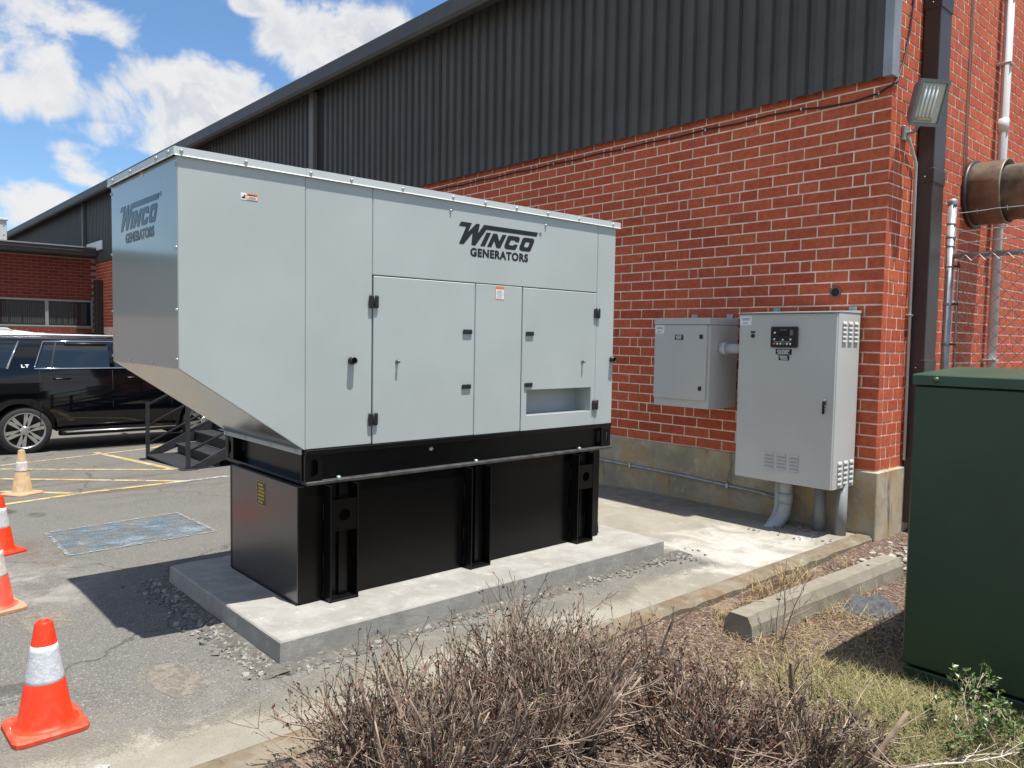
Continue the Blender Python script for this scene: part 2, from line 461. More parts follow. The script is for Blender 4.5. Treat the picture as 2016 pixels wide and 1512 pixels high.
def worn_paint(name, colr, lo, hi, scale, tint=None):
    if name in MATS:
        return MATS[name]
    mt = bpy.data.materials.new(name)
    mt.use_nodes = True
    t = NT(mt.node_tree)
    nt = mt.node_tree
    p = nt.nodes['Principled BSDF']
    out = nt.nodes['Material Output']
    ge = t.n('ShaderNodeNewGeometry')
    vec = ge.outputs['Position']
    nz = t.noise(vec, scale, 8, 0.75, 0.3)
    fine = t.noise(vec, 90, 3, 0.6)
    v = t.math('ADD', nz, t.math('MULTIPLY', t.math('SUBTRACT', fine, 0.5), 0.45))
    fac = t.step(v, lo, hi)
    c = t.mix(t.step(t.noise(vec, scale * 0.6, 5, 0.6), 0.4, 0.65), colr, tint or colr)
    nt.links.new(c, p.inputs['Base Color'])
    p.inputs['Roughness'].default_value = 0.75
    tr = t.n('ShaderNodeBsdfTransparent')
    ms = t.n('ShaderNodeMixShader', {0: fac, 1: tr.outputs[0], 2: p.outputs[0]})
    nt.links.new(ms.outputs[0], out.inputs[0])
    MATS[name] = mt
    return mt


YLINE = worn_paint('worn_yellow_paint', (0.44, 0.335, 0.115), 0.33, 0.52, 6.0, (0.42, 0.365, 0.225))
WLINE = worn_paint('worn_white_paint', (0.42, 0.42, 0.40), 0.38, 0.58, 9.0)
BLUEP = worn_paint('worn_blue_paint', (0.085, 0.145, 0.20), 0.40, 0.66, 5.5, (0.20, 0.245, 0.28))
PATCH = worn_paint('pale_patch', (0.205, 0.182, 0.148), 0.25, 0.62, 20.0)


# ------------------------------------------------------------------ mesh helpers
class MB:
    def __init__(self):
        self.v, self.f, self.s = [], [], []

    def add(self, vs, fs, smooth=False):
        b = len(self.v)
        self.v += [tuple(p) for p in vs]
        for f in fs:
            self.f.append(tuple(i + b for i in f))
            self.s.append(smooth)
        return self

    def box(self, x0, x1, y0, y1, z0, z1, c=0.0):
        if x0 > x1: x0, x1 = x1, x0
        if y0 > y1: y0, y1 = y1, y0
        if z0 > z1: z0, z1 = z1, z0
        if c <= 0:
            vs = [(x0, y0, z0), (x1, y0, z0), (x1, y1, z0), (x0, y1, z0), (x0, y0, z1), (x1, y0, z1), (x1, y1, z1), (x0, y1, z1)]
            return self.add(vs, [(0, 3, 2, 1), (4, 5, 6, 7), (0, 1, 5, 4), (1, 2, 6, 5), (2, 3, 7, 6), (3, 0, 4, 7)])
        c = min(c, (x1 - x0) * .45, (y1 - y0) * .45, (z1 - z0) * .45)
        vs, idx = [], {}
        for ix, X in enumerate((x0, x1)):
            for iy, Y in enumerate((y0, y1)):
                for iz, Z in enumerate((z0, z1)):
                    sx, sy, sz = (1, -1)[ix], (1, -1)[iy], (1, -1)[iz]
                    for a in range(3):
                        q = [X + sx * c, Y + sy * c, Z + sz * c]
                        q[a] = (X, Y, Z)[a]
                        idx[ix, iy, iz, a] = len(vs)
                        vs.append(tuple(q))
        fs = []
        for a in range(3):
            b, d = (a + 1) % 3, (a + 2) % 3
            for s in (0, 1):
                ring = []
                for (p, q) in ((0, 0), (1, 0), (1, 1), (0, 1)):
                    k = [0, 0, 0]
                    k[a], k[b], k[d] = s, p, q
                    ring.append(idx[k[0], k[1], k[2], a])
                fs.append(tuple(ring if s else ring[::-1]))
            for p in (0, 1):
                for q in (0, 1):
                    k0, k1 = [0, 0, 0], [0, 0, 0]
                    k0[b] = k1[b] = p
                    k0[d] = k1[d] = q
                    k0[a], k1[a] = 0, 1
                    e = [idx[(*k0, b)], idx[(*k1, b)], idx[(*k1, d)], idx[(*k0, d)]]
                    fs.append(tuple(e if (p ^ q) else e[::-1]))
        for k in ((x, y, z) for x in (0, 1) for y in (0, 1) for z in (0, 1)):
            tri = [idx[(*k, 0)], idx[(*k, 1)], idx[(*k, 2)]]
            fs.append(tuple(tri if sum(k) % 2 else tri[::-1]))
        return self.add(vs, fs)

    def tube(self, pts, rad, n=8, caps=True, smooth=True):
        pts = [Vector(p) for p in pts]
        k = len(pts)
        rads = rad if isinstance(rad, (list, tuple)) else [rad] * k
        rings, b = [], len(self.v)
        up = None
        for i in range(k):
            d = (pts[min(i + 1, k - 1)] - pts[max(i - 1, 0)])
            d = d.normalized() if d.length > 1e-9 else Vector((0, 0, 1))
            if up is None:
                up = Vector((0, 0, 1)) if abs(d.z) < 0.9 else Vector((1, 0, 0))
            a = (up - d * up.dot(d))
            a = a.normalized() if a.length > 1e-6 else d.orthogonal().normalized()
            up = a
            bb = d.cross(a)
            for j in range(n):
                th = 2 * PI * j / n
                self.v.append(tuple(pts[i] + (a * math.cos(th) + bb * math.sin(th)) * rads[i]))
        for i in range(k - 1):
            for j in range(n):
                self.f.append((b + i * n + j, b + i * n + (j + 1) % n, b + (i + 1) * n + (j + 1) % n, b + (i + 1) * n + j))
                self.s.append(smooth)
        if caps:
            self.f.append(tuple(b + j for j in reversed(range(n)))); self.s.append(False)
            self.f.append(tuple(b + (k - 1) * n + j for j in range(n))); self.s.append(False)
        return self

    def lathe(self, prof, n=24, origin=(0, 0, 0), axis='z', smooth=True, closed=False):
        o = Vector(origin)
        b = len(self.v)
        for (r, h) in prof:
            for j in range(n):
                c, s = math.cos(2 * PI * j / n) * r, math.sin(2 * PI * j / n) * r
                q = {'z': (c, s, h), 'x': (h, c, s), 'y': (s, h, c)}[axis]
                self.v.append(tuple(o + Vector(q)))
        k = len(prof)
        for i in range(k if closed else k - 1):
            i2 = (i + 1) % k
            for j in range(n):
                self.f.append((b + i * n + j, b + i * n + (j + 1) % n, b + i2 * n + (j + 1) % n, b + i2 * n + j))
                self.s.append(smooth)
        return self

    def prism(self, poly, axis, a0, a1):
        """poly: 2D points in the two other axes (x->(y,z), y->(x,z), z->(x,y)), extruded from a0 to a1"""
        def P(q, a):
            return {'x': (a, q[0], q[1]), 'y': (q[0], a, q[1]), 'z': (q[0], q[1], a)}[axis]
        n = len(poly)
        b = len(self.v)
        self.v += [P(q, a0) for q in poly] + [P(q, a1) for q in poly]
        tris = tessellate_polygon([[Vector((q[0], q[1], 0)) for q in poly]])
        for tr in tris:
            self.f.append(tuple(b + i for i in tr)); self.s.append(False)
            self.f.append(tuple(b + n + i for i in reversed(tr))); self.s.append(False)
        for i in range(n):
            j = (i + 1) % n
            self.f.append((b + i, b + j, b + n + j, b + n + i)); self.s.append(False)
        return self

    def flat(self, loops, place):
        """flat print: outer loop and holes in 2D, placed in space by place(a, b)"""
        vs = [Vector((*q, 0)) for lp in loops for q in lp]
        tris = tessellate_polygon([[Vector((*q, 0)) for q in lp] for lp in loops])
        b = len(self.v)
        self.v += [place(q.x, q.y) for q in vs]
        for tr in tris:
            self.f.append(tuple(b + i for i in tr)); self.s.append(False)
        return self

    def mesh(self, name, mats=None, off=(0, 0, 0), recalc=True):
        me = bpy.data.meshes.new(name)
        ox, oy, oz = off
        me.from_pydata([(x - ox, y - oy, z - oz) for (x, y, z) in self.v], [], self.f)
        me.polygons.foreach_set('use_smooth', self.s)
        if recalc:
            bm = bmesh.new()
            bm.from_mesh(me)
            bmesh.ops.recalc_face_normals(bm, faces=bm.faces)
            bm.to_mesh(me)
            bm.free()
        if mats is not None:
            me.materials.append(mats)
        me.update()
        return me


ORI = {}


def thing(name, label, cat, loc=(0, 0, 0), rotz=0.0, group=None):
    o = bpy.data.objects.new(name, None)
    COL.objects.link(o)
    o.location = loc
    o.rotation_euler = (0, 0, rotz)
    o['label'] = label
    o['category'] = cat
    if group:
        o['group'] = group
    ORI[o.name] = Vector(loc)
    return o


def part(name, mb, m, parent, local=False, kind=None, label=None, recalc=True):
    """one mesh under a thing (or under a part); vertices in world coordinates unless local"""
    off = ORI[parent.name] if (parent is not None and not local) else Vector((0, 0, 0))
    me = mb.mesh(name, m, off, recalc) if isinstance(mb, MB) else mb
    o = bpy.data.objects.new(name, me)
    COL.objects.link(o)
    if parent is not None:
        o.parent = parent
        ORI[o.name] = ORI[parent.name]
    if kind:
        o['kind'] = kind
    if label:
        o['label'] = label
    return o


def single(name, mb, m, label, cat, group=None):
    """a thing that is one mesh"""
    o = part(name, mb, m, None)
    o['label'] = label
    o['category'] = cat
    if group:
        o['group'] = group
    ORI[o.name] = Vector((0, 0, 0))
    return o


def setting(name, mb, m, kind='structure', label=None):
    o = part(name, mb, m, None, kind=kind, label=label)
    return o


def copy_tree(o, parent=None):
    c = o.copy()
    COL.objects.link(c)
    if parent is not None:
        c.parent = parent
    ORI[c.name] = ORI.get(o.name, Vector((0, 0, 0)))
    for ch in list(o.children):
        copy_tree(ch, c)
    return c


# ------------------------------------------------------------------ ground
SL = 0.0475


def gz(x):
    if x > -5.2: return 0.0
    if x > -16: return SL * (x + 5.2)
    return SL * (-16 + 5.2)


def sheet_grid(xs, ys, zf):
    mb = MB()
    nx, ny = len(xs), len(ys)
    vs = [(x, y, zf(x, y)) for x in xs for y in ys]
    fs = [(i * ny + j, (i + 1) * ny + j, (i + 1) * ny + j + 1, i * ny + j + 1) for i in range(nx - 1) for j in range(ny - 1)]
    return mb.add(vs, fs)


def strip_on_ground(pts, w, dz):
    """painted line: polyline of ground points, width w"""
    mb = MB()
    out = []
    for (a, b) in zip(pts[:-1], pts[1:]):
        a, b = Vector(a), Vector(b)
        n = 12
        d = (b - a).normalized()
        s = Vector((-d.y, d.x)) * w / 2
        row = []
        for i in range(n + 1):
            q = a + (b - a) * i / n
            row += [(q.x + s.x, q.y + s.y, gz(q.x + s.x) + dz), (q.x - s.x, q.y - s.y, gz(q.x - s.x) + dz)]
        mb.add(row, [(2 * i, 2 * i + 1, 2 * i + 3, 2 * i + 2) for i in range(n)])
    return mb


def build_ground():
    xs = [-400, -120, -60, -30, -16, -13, -10, -7.5, -5.2, -4, -2.80]
    ys = [-300, -100, -40, -15, -6, -2, 0, 2, 4, 6.5, 20, 100]
    setting('parking_lot', sheet_grid(xs, ys, lambda x, y: gz(x)), MATS['old_asphalt'])
    # wider land the lot lies in
    mb = MB()
    mb.add([(-600, -600, -0.9), (600, -600, -0.9), (600, 600, -0.9), (-600, 600, -0.9)], [(0, 1, 2, 3)])
    setting('ground', mb, mat('far_ground', (0.17, 0.17, 0.12), 0.95, var=0.2, vscale=0.05))
    # pale concrete gutter along the kerb, wavy edge, and the apron by the wall
    mb = MB()
    ys2 = [-4 + 0.125 * i for i in range(0, 84)] + [6.47]
    vs = []
    NX = 26
    for y in ys2:
        for i in range(NX + 1):
            k = i / NX
            x = -2.80 - 2.4 * k / 0.5 if k <= 0.5 else -5.2 - 5.8 * (k - 0.5) / 0.5
            vs.append((x, y, gz(x) + 0.0025))
    m_ = NX + 1
    mb.add(vs, [(i * m_ + j, i * m_ + j + 1, (i + 1) * m_ + j + 1, (i + 1) * m_ + j) for i in range(len(ys2) - 1) for j in range(NX)])
    setting('concrete_apron', mb, MATS['apron_concrete'])
    # kerb: flush with the paving on its left, a step down to the planting bed on its right
    mb = MB()
    yy = -4.0
    random.seed(4)
    k = MB()
    while yy < 6.44:
        L = 3.05
        y1 = min(yy + L, 6.45)
        n = max(2, int((y1 - yy) / 0.11))
        vs = []
        for i in range(n + 1):
            y = yy + 0.003 + (y1 - yy - 0.006) * i / n
            e = random.uniform(-0.014, 0.006)
            vs += [(-2.803, y, -0.3), (-2.803, y, 0.006), (-2.785, y, 0.009 + random.uniform(-0.002, 0.002)), (-2.690 + e, y, 0.008 + random.uniform(-0.003, 0.002)), (-2.664 + e, y, -0.012 + random.uniform(-0.008, 0.006)), (-2.652 + e * 0.4, y, -0.3)]
        k.add(vs, [(6 * i + j, 6 * i + j + 1, 6 * i + 7 + j, 6 * i + 6 + j) for i in range(n) for j in range(5)] + [tuple(range(6)), tuple(6 * n + j for j in range(6))])
        yy = y1
    setting('kerb', k, KERBC)
    # planting bed
    xs = [-2.66 + 0.085 * i for i in range(60)]
    ys = [-1.0 + 0.085 * i for i in range(150)]
    rb = random.Random(3)
    ph = [(rb.uniform(1, 6), rb.uniform(1, 6), rb.uniform(0, 6), rb.uniform(0, 6)) for _ in range(6)]

    def bed(x, y):
        z = -0.062
        z += 0.045 * max(0.0, 1 - (x + 2.66) / 0.20) * (0.55 + 0.45 * math.sin(y * 3.1) * math.sin(y * 1.3 + 1))
        for a, b, c, d in ph:
            z += 0.006 * math.sin(a * x + c) * math.sin(b * y + d)
        return z + rb.uniform(-0.006, 0.006)
    g = sheet_grid(xs, ys, bed)
    g.s = [True] * len(g.s)
    setting('planting_bed', g, MATS['mulch_soil'])
    # painted bay and parking lines
    Y = lambda pts, w=0.10: setting('painted_line', strip_on_ground(pts, w, 0.004), YLINE)
    Y([(-13.21, 1.842), (-14.1, 4.215), (-16.9, 6.3)])
    Y([(-14.1, 3.3), (-10.75, 3.5)])
    Y([(-12.72, 1.773), (-10.747, 3.498)])
    Y([(-11.554, 1.60), (-9.50, 3.25)])
    Y([(-10.309, 1.432), (-9.438, 2.067)])
    Y([(-9.15, 0.2), (-9.233, 1.28), (-9.474, 2.125), (-9.52, 3.0)], 0.11)
    setting('painted_line', strip_on_ground([(-9.52, 3.0), (-9.586, 3.786), (-9.7, 5.6)], 0.10, 0.0045), WLINE)
    setting('painted_line', strip_on_ground([(-13.6, 2.67), (-11.2, 2.03)], 0.20, 0.0045), worn_paint('faded_white_paint', (0.22, 0.22, 0.21), 0.45, 0.75, 9.0))
    setting('painted_line', strip_on_ground([(-3.02, 0.72), (-2.90, 0.62)], 0.05, 0.009), WLINE)
    # blue painted rectangle with chalky border
    mb = MB()
    q = [(-7.32, 1.333), (-7.45, 2.43), (-6.34, 2.39), (-6.27, 1.286)]
    N = 8
    vs = []
    for i in range(N + 1):
        for j in range(N + 1):
            a, b = i / N, j / N
            p = [(1 - a) * (1 - b) * q[0][k] + (1 - a) * b * q[1][k] + a * b * q[2][k] + a * (1 - b) * q[3][k] for k in (0, 1)]
            vs.append((p[0], p[1], gz(p[0]) + 0.004))
    mb.add(vs, [(i * (N + 1) + j, i * (N + 1) + j + 1, (i + 1) * (N + 1) + j + 1, (i + 1) * (N + 1) + j) for i in range(N) for j in range(N)])
    setting('painted_bay_mark', mb, BLUEP)
    for a, b in ((0, 1), (2, 3), (3, 0), (1, 2)):
        setting('painted_line', strip_on_ground([q[a], q[b]], 0.030, 0.008), worn_paint('chalk_border', (0.36, 0.365, 0.37), 0.44, 0.66, 22.0))
    rp_ = random.Random(8)
    for (x, y, a, b, r) in ((-3.60, 1.16, 0.20, 0.10, 0.12), (-4.78, 0.86, 0.17, 0.11, 0.05)):
        mb = MB()
        out = []
        for i in range(40):
            th = 2 * PI * i / 40
            c_, s_ = math.cos(th), math.sin(th)
            k = (abs(c_) ** 6 + abs(s_) ** 6) ** (-1 / 6) * rp_.uniform(0.94, 1.04)
            u, v = a * c_ * k, b * s_ * k
            out.append((x + u * math.cos(r) - v * math.sin(r), y + u * math.sin(r) + v * math.cos(r), 0.0015))
        mb.add(out, [tuple(range(40))])
        setting('pale_ground_patch', mb, PATCH)


build_ground()

# ------------------------------------------------------------------ main building
YW, XW = 6.49, -2.69          # wall planes
Z0, CH = 0.545, 0.0992        # top of foundation, brick course height


def poly_hit(q, poly):
    x, y = q
    ins = False
    for i in range(len(poly)):
        (x1, y1), (x2, y2) = poly[i], poly[i - 1]
        if (y1 > y) != (y2 > y) and x < (x2 - x1) * (y - y1) / (y2 - y1) + x1:
            ins = not ins
    return ins


HIDERS = [[(347, 288), (1216, 438), (1200, 890), (1185, 1056), (585, 1193), (453, 1116), (445, 850), (220, 712), (218, 355)],
          [(1452, 612), (1698, 615), (1690, 960), (1447, 940)], [(1288, 625), (1450, 625), (1448, 805), (1290, 800)],
          [(1798, 730), (2016, 730), (2016, 1400), (1776, 1330)], [(1815, 0), (1856, 0), (1827, 900), (1785, 900)]]


def brick_mesh(L, H, D, axis, seed):
    """one brick, front face slightly uneven and with worn arrises, local origin at the centre of its face"""
    r = random.Random(seed)
    c = 0.003
    j = lambda: r.uniform(-0.0011, 0.0011)
    pr = r.uniform(-0.0008, 0.0014)
    a, b = L / 2, H / 2
    back = [(-a, D, -b), (a, D, -b), (a, D, b), (-a, D, b)]
    mid = [(-a + j(), c, -b + j()), (a + j(), c, -b + j()), (a + j(), c, b + j()), (-a + j(), c, b + j())]
    fr = [(-a + c, -pr, -b + c), (a - c, -pr, -b + c), (a - c, -pr, b - c), (-a + c, -pr, b - c)]
    vs = back + mid + fr
    fs = [(8, 9, 10, 11)]
    for i in range(4):
        k = (i + 1) % 4
        fs += [(i, k, 4 + k, 4 + i), (4 + i, 4 + k, 8 + k, 8 + i)]
    if axis == 'x':           # wall B: local x -> world y, depth goes to -x
        vs = [(-y, x, z) for (x, y, z) in vs]
    mb = MB()
    mb.add(vs, fs)
    return mb


def build_main():
    root = thing('brick_warehouse', 'long red brick warehouse with charcoal ribbed cladding above the brick and a concrete base', 'building', (XW, YW, 0))
    # mortar cores
    mb = MB()
    mb.box(-12.6, XW - 0.004, YW + 0.004, YW + 0.25, Z0 - 0.02, 6.0)
    mb.box(-28.6, -24.0, YW + 0.0075, YW + 0.25, -0.6, 5.6)
    mb.box(-24.0, -12.6, YW + 0.0075, YW + 0.25, -0.6, 5.6)
    mb.box(-45, -28.6, YW + 0.0075, YW + 0.25, -0.6, 5.6)
    wall_side = part('brick_wall', mb, MORTAR, root)
    mb = MB()
    mb.box(XW - 0.25, XW - 0.004, YW + 0.26, 24, Z0 - 0.02, 6.4)
    wall_front = part('brick_wall', mb, MORTAR, root)
    # brick list: (wall, centre, z, length, seed)
    bricks = []
    J = 0.0125
    nrow = int((3.86 - Z0) / CH) + 1
    for k in range(nrow):
        z = Z0 + CH * (k + 0.5)
        bond = (k % 7 == 3)
        x = XW
        seq = []
        if bond:
            pat = [0.295, 0.19, 0.105]
        else:
            pat = [0.295]
        if k % 2:
            x -= 0.1475
            seq.append((XW + 0.0, x))
        i = 0
        if bond and not k % 2:
            i = 1
        lim = -10.6
        while x > lim:
            L = pat[i % len(pat)]
            seq.append((x, x - L))
            x -= L
            i += 1
        for (a, b) in seq:
            a2 = a if a > XW - 0.001 else a - J / 2
            bricks.append(('A', (a2 + b + J / 2) / 2, z, a2 - b - J / 2, rng.randrange(10)))
    x = -24.2
    for k in range(12, nrow + 14):
        z = Z0 + CH * (k + 0.5)
        for i in range(16):
            xc = -24.2 - 0.295 * i - (0.147 if k % 2 else 0)
            bricks.append(('A', xc, z, 0.295 - J, rng.randrange(10)))
    nB = int((6.3 - Z0) / CH)
    for k in range(nB):
        z = Z0 + CH * (k + 0.5)
        y = YW + (0.095 if k % 2 == 0 else 0.095)
        i = 0
        first = True
        seq = []
        if k % 2:
            seq.append((YW + 0.1, YW + 0.1 + 0.10))
            y = YW + 0.20
        else:
            y = YW + 0.1
        while y < 15.5:
            L = 0.2
            if (k % 7 == 2) and i % 3 == 1:
                L = 0.1
            seq.append((y, y + L))
            y += L
            i += 1
        for (a, b) in seq:
            bricks.append(('B', (a + b) / 2, z, b - a - J - 0.002, rng.randrange(10)))
    cache = {}
    scored = []
    for bi, (w, c, z, L, sd) in enumerate(bricks):
        p0 = (c - L / 2, YW, z - 0.04) if w == 'A' else (XW, c - L / 2, z - 0.04)
        p1 = (c + L / 2, YW, z + 0.04) if w == 'A' else (XW, c + L / 2, z + 0.04)
        a, b = project(p0), project(p1)
        s = 0
        if a and b:
            q = ((a[0] + b[0]) / 2, (a[1] + b[1]) / 2)
            if 0 < q[0] < 2016 and 0 < q[1] < 1512 and not any(poly_hit(q, h) for h in HIDERS):
                s = abs(a[0] - b[0]) * abs(a[1] - b[1])
        scored.append((s, bi))
    scored.sort(reverse=True)
    near = set(bi for s, bi in scored[:298])
    stuff = {'A': MB(), 'B': MB()}
    H = CH - J
    for bi, (w, c, z, L, sd) in enumerate(bricks):
        ax = 'y' if w == 'A' else 'x'
        ctr = (c, YW, z) if w == 'A' else (XW, c, z)
        depth = 0.06
        if bi in near:
            key = (w, round(L, 3), sd)
            if key not in cache:
                cache[key] = brick_mesh(L, H, depth, ax, sd * 7 + int(L * 1000)).mesh('brick', BRICK)
            o = bpy.data.objects.new('brick', cache[key])
            COL.objects.link(o)
            par = wall_side if w == 'A' else wall_front
            o.parent = par
            o.location = Vector(ctr) - ORI[root.name]
        else:
            b = brick_mesh(L, H, depth, ax, sd * 7 + int(L * 1000))
            stuff[w].add([(x + ctr[0], y + ctr[1], zz + ctr[2]) for (x, y, zz) in b.v], b.f)
    # corner quoins share both faces: fill the end behind wall A's first bricks
    part('brick_courses', stuff['A'], BRICK, wall_side, kind='stuff')
    part('brick_courses', stuff['B'], BRICK, wall_front, kind='stuff')
    mb = MB()
    for k in range(nrow + 26):     # brick ends at the corner, seen on the sunlit face
        z = Z0 + CH * (k + 0.5)
        mb.box(XW - 0.05, XW + 0.0004, YW + 0.0015, YW + 0.1 - 0.0065, z - H / 2, z + H / 2, 0.002)
    part('brick_courses', mb, BRICK, wall_front, kind='stuff')
    # foundation
    mb = MB()
    mb.box(-45, XW + 0.03, YW - 0.02, YW + 0.25, -1.2, Z0 - 0.004, 0.008)
    mb.box(XW - 0.25, XW + 0.03, YW + 0.25, 24, -1.2, Z0 - 0.004, 0.008)
    part('foundation', mb, FOUND, root)
    # ribbed cladding sheets
    pitch, zb, zt = 0.16825, 3.765, 5.98
    W4 = pitch * 4

    def sheet(z0, z1):
        mb = MB()
        prof = []
        for r in range(4):
            u = r * pitch
            prof += [(u, 0.0), (u + 0.062, 0.0), (u + 0.076, -0.036), (u + 0.152, -0.036)]
        prof.append((4 * pitch - 0.0015, -0.004))
        vs = []
        for (u, d) in prof:
            vs += [(u, d, z0), (u, d, z1)]
        n = len(prof)
        vs += [(prof[-1][0], 0.03, z0), (prof[-1][0], 0.03, z1), (0, 0.03, z0), (0, 0.03, z1)]
        fs = [(2 * i, 2 * i + 2, 2 * i + 3, 2 * i + 1) for i in range(n - 1)]
        fs += [(2 * n - 2, 2 * n, 2 * n + 1, 2 * n - 1), (2 * n + 2, 0, 1, 2 * n + 3)]
        mb.add(vs, fs)
        return mb.mesh('cladding_panel', CLAD)
    me_full = sheet(zb, zt)
    screws = MB()
    x = XW - 0.035
    bays = [(-2.725, -12.15), (-12.55, -28.1), (-28.55, -45)]
    for (xa, xb) in bays:
        x = xa
        while x - W4 > xb - 0.3:
            o = bpy.data.objects.new('cladding_panel', me_full)
            COL.objects.link(o)
            o.parent = root
            o.location = Vector((x - W4, YW - 0.035, 0)) - ORI[root.name]
            if xa > -3:
                for zi, zz in enumerate((3.86, 4.55, 5.25, 5.80)):
                    for r in range(4):
                        u = x - W4 + r * pitch + 0.03 + (0.02 if (r + zi) % 2 else 0)
                        screws.lathe([(0.0001, -0.006), (0.006, -0.005), (0.007, 0.0)], 6, (u, YW - 0.036, zz + rng.uniform(-0.01, 0.01)), 'y')
            x -= W4
    part('screw_heads', screws, mat('painted_screw', (0.10, 0.10, 0.105), 0.5), root, kind='stuff')
    mb = MB()
    mb.box(XW - 0.055, XW + 0.022, YW - 0.075, YW + 0.06, 3.765, 6.2, 0.004)
    ct = part('corner_trim', mb, TRIML, root)
    # eaves: soffit, gutter in lengths
    mb = MB()
    mb.box(-45, XW, 6.16, YW - 0.002, 5.83, 5.86)
    part('soffit', mb, BRONZE, root)
    xg = XW + 0.05
    while xg > -44:
        x2 = xg - 6.1
        g = MB()
        g.prism([(6.10, 5.945), (6.10, 5.905), (6.085, 5.895), (6.085, 5.745), (6.115, 5.70), (6.22, 5.70), (6.22, 5.83), (6.17, 5.945)], 'x', x2 + 0.004, xg)
        part('gutter', g, GUTTER, root)
        xg = x2
    mb = MB()
    mb.add([(XW + 0.06, 6.13, 5.955), (XW + 0.06, 30, 7.2), (-45, 30, 7.2), (-45, 6.13, 5.955),
            (XW + 0.06, 6.13, 5.90), (XW + 0.06, 30, 7.1), (-45, 30, 7.1), (-45, 6.13, 5.90)],
           [(0, 1, 2, 3), (4, 7, 6, 5), (0, 3, 7, 4), (0, 4, 5, 1), (1, 5, 6, 2), (2, 6, 7, 3)])
    part('roof', mb, GUTTER, root)
    # downspouts on the long side, in the gaps of the cladding
    for (xa, zlow) in ((-12.36, 3.2), (-28.33, 4.2)):
        mb = MB()
        mb.box(xa - 0.19, xa - 0.04, YW - 0.115, YW - 0.002, zlow, 5.80, 0.006)
        part('downspout', mb, mat('downspout_grey', (0.15, 0.145, 0.14), 0.5), root)
        mb = MB()
        mb.box(xa - 0.22, xa + 0.33, YW - 0.03, YW + 0.004, 3.765, 5.83)
        part('recess_shade_sheet', mb, BLACKIN, root)  # near-black sheet painted in as the shade of the cladding recess
    mb = MB()
    mb.box(-26.75, -26.45, YW - 0.20, YW - 0.002, -0.5, 3.2, 0.01)
    part('downspout', mb, BRONZE, root)
    mb = MB()
    mb.box(-27.05, -26.80, YW - 0.06, YW - 0.001, 0.0, 2.85, 0.01)
    part('side_door', mb, BLACKPL, root)
    mb = MB()
    mb.box(-27.9, -26.1, YW - 0.12, YW - 0.072, 4.12, 4.40, 0.01)
    part('vent_panel', mb, WHITEP, root)
    # downspout on the sunlit face near the corner
    y0, y1 = 7.03, 7.28
    ds = MB()
    ds.box(XW + 0.012, XW + 0.145, y0, y1, 0.05, 6.3, 0.006)
    dso = part('downspout', ds, BRONZE, root)
    for zz in (1.42, 3.05, 4.50):
        st = MB()
        st.box(XW + 0.008, XW + 0.152, y0 - 0.006, y1 + 0.006, zz - 0.06, zz + 0.06, 0.004)
        part('strap', st, BRONZE, dso)
        s2 = MB()
        s2.lathe([(0.0001, -0.006), (0.006, -0.005), (0.007, 0.0)], 6, (XW + 0.08, y0 - 0.006, zz - 0.01), 'y')
        part('screw', s2, ZINC, dso)
    # pipe sleeve hole through the side wall
    mb = MB()
    mb.lathe([(0.050, -0.012), (0.050, 0.03), (0.036, 0.03), (0.036, -0.012)], 20, (-3.09, YW, 2.048), 'y', closed=True)
    part('pipe_sleeve', mb, mat('rusty_sleeve', (0.15, 0.10, 0.08), 0.8), root)
    mb = MB()
    mb.lathe([(0.0001, 0), (0.0365, 0)], 16, (-3.09, YW - 0.003, 2.048), 'y')
    part('pipe_opening', mb, BLACKIN, root)
    return root


build_main()


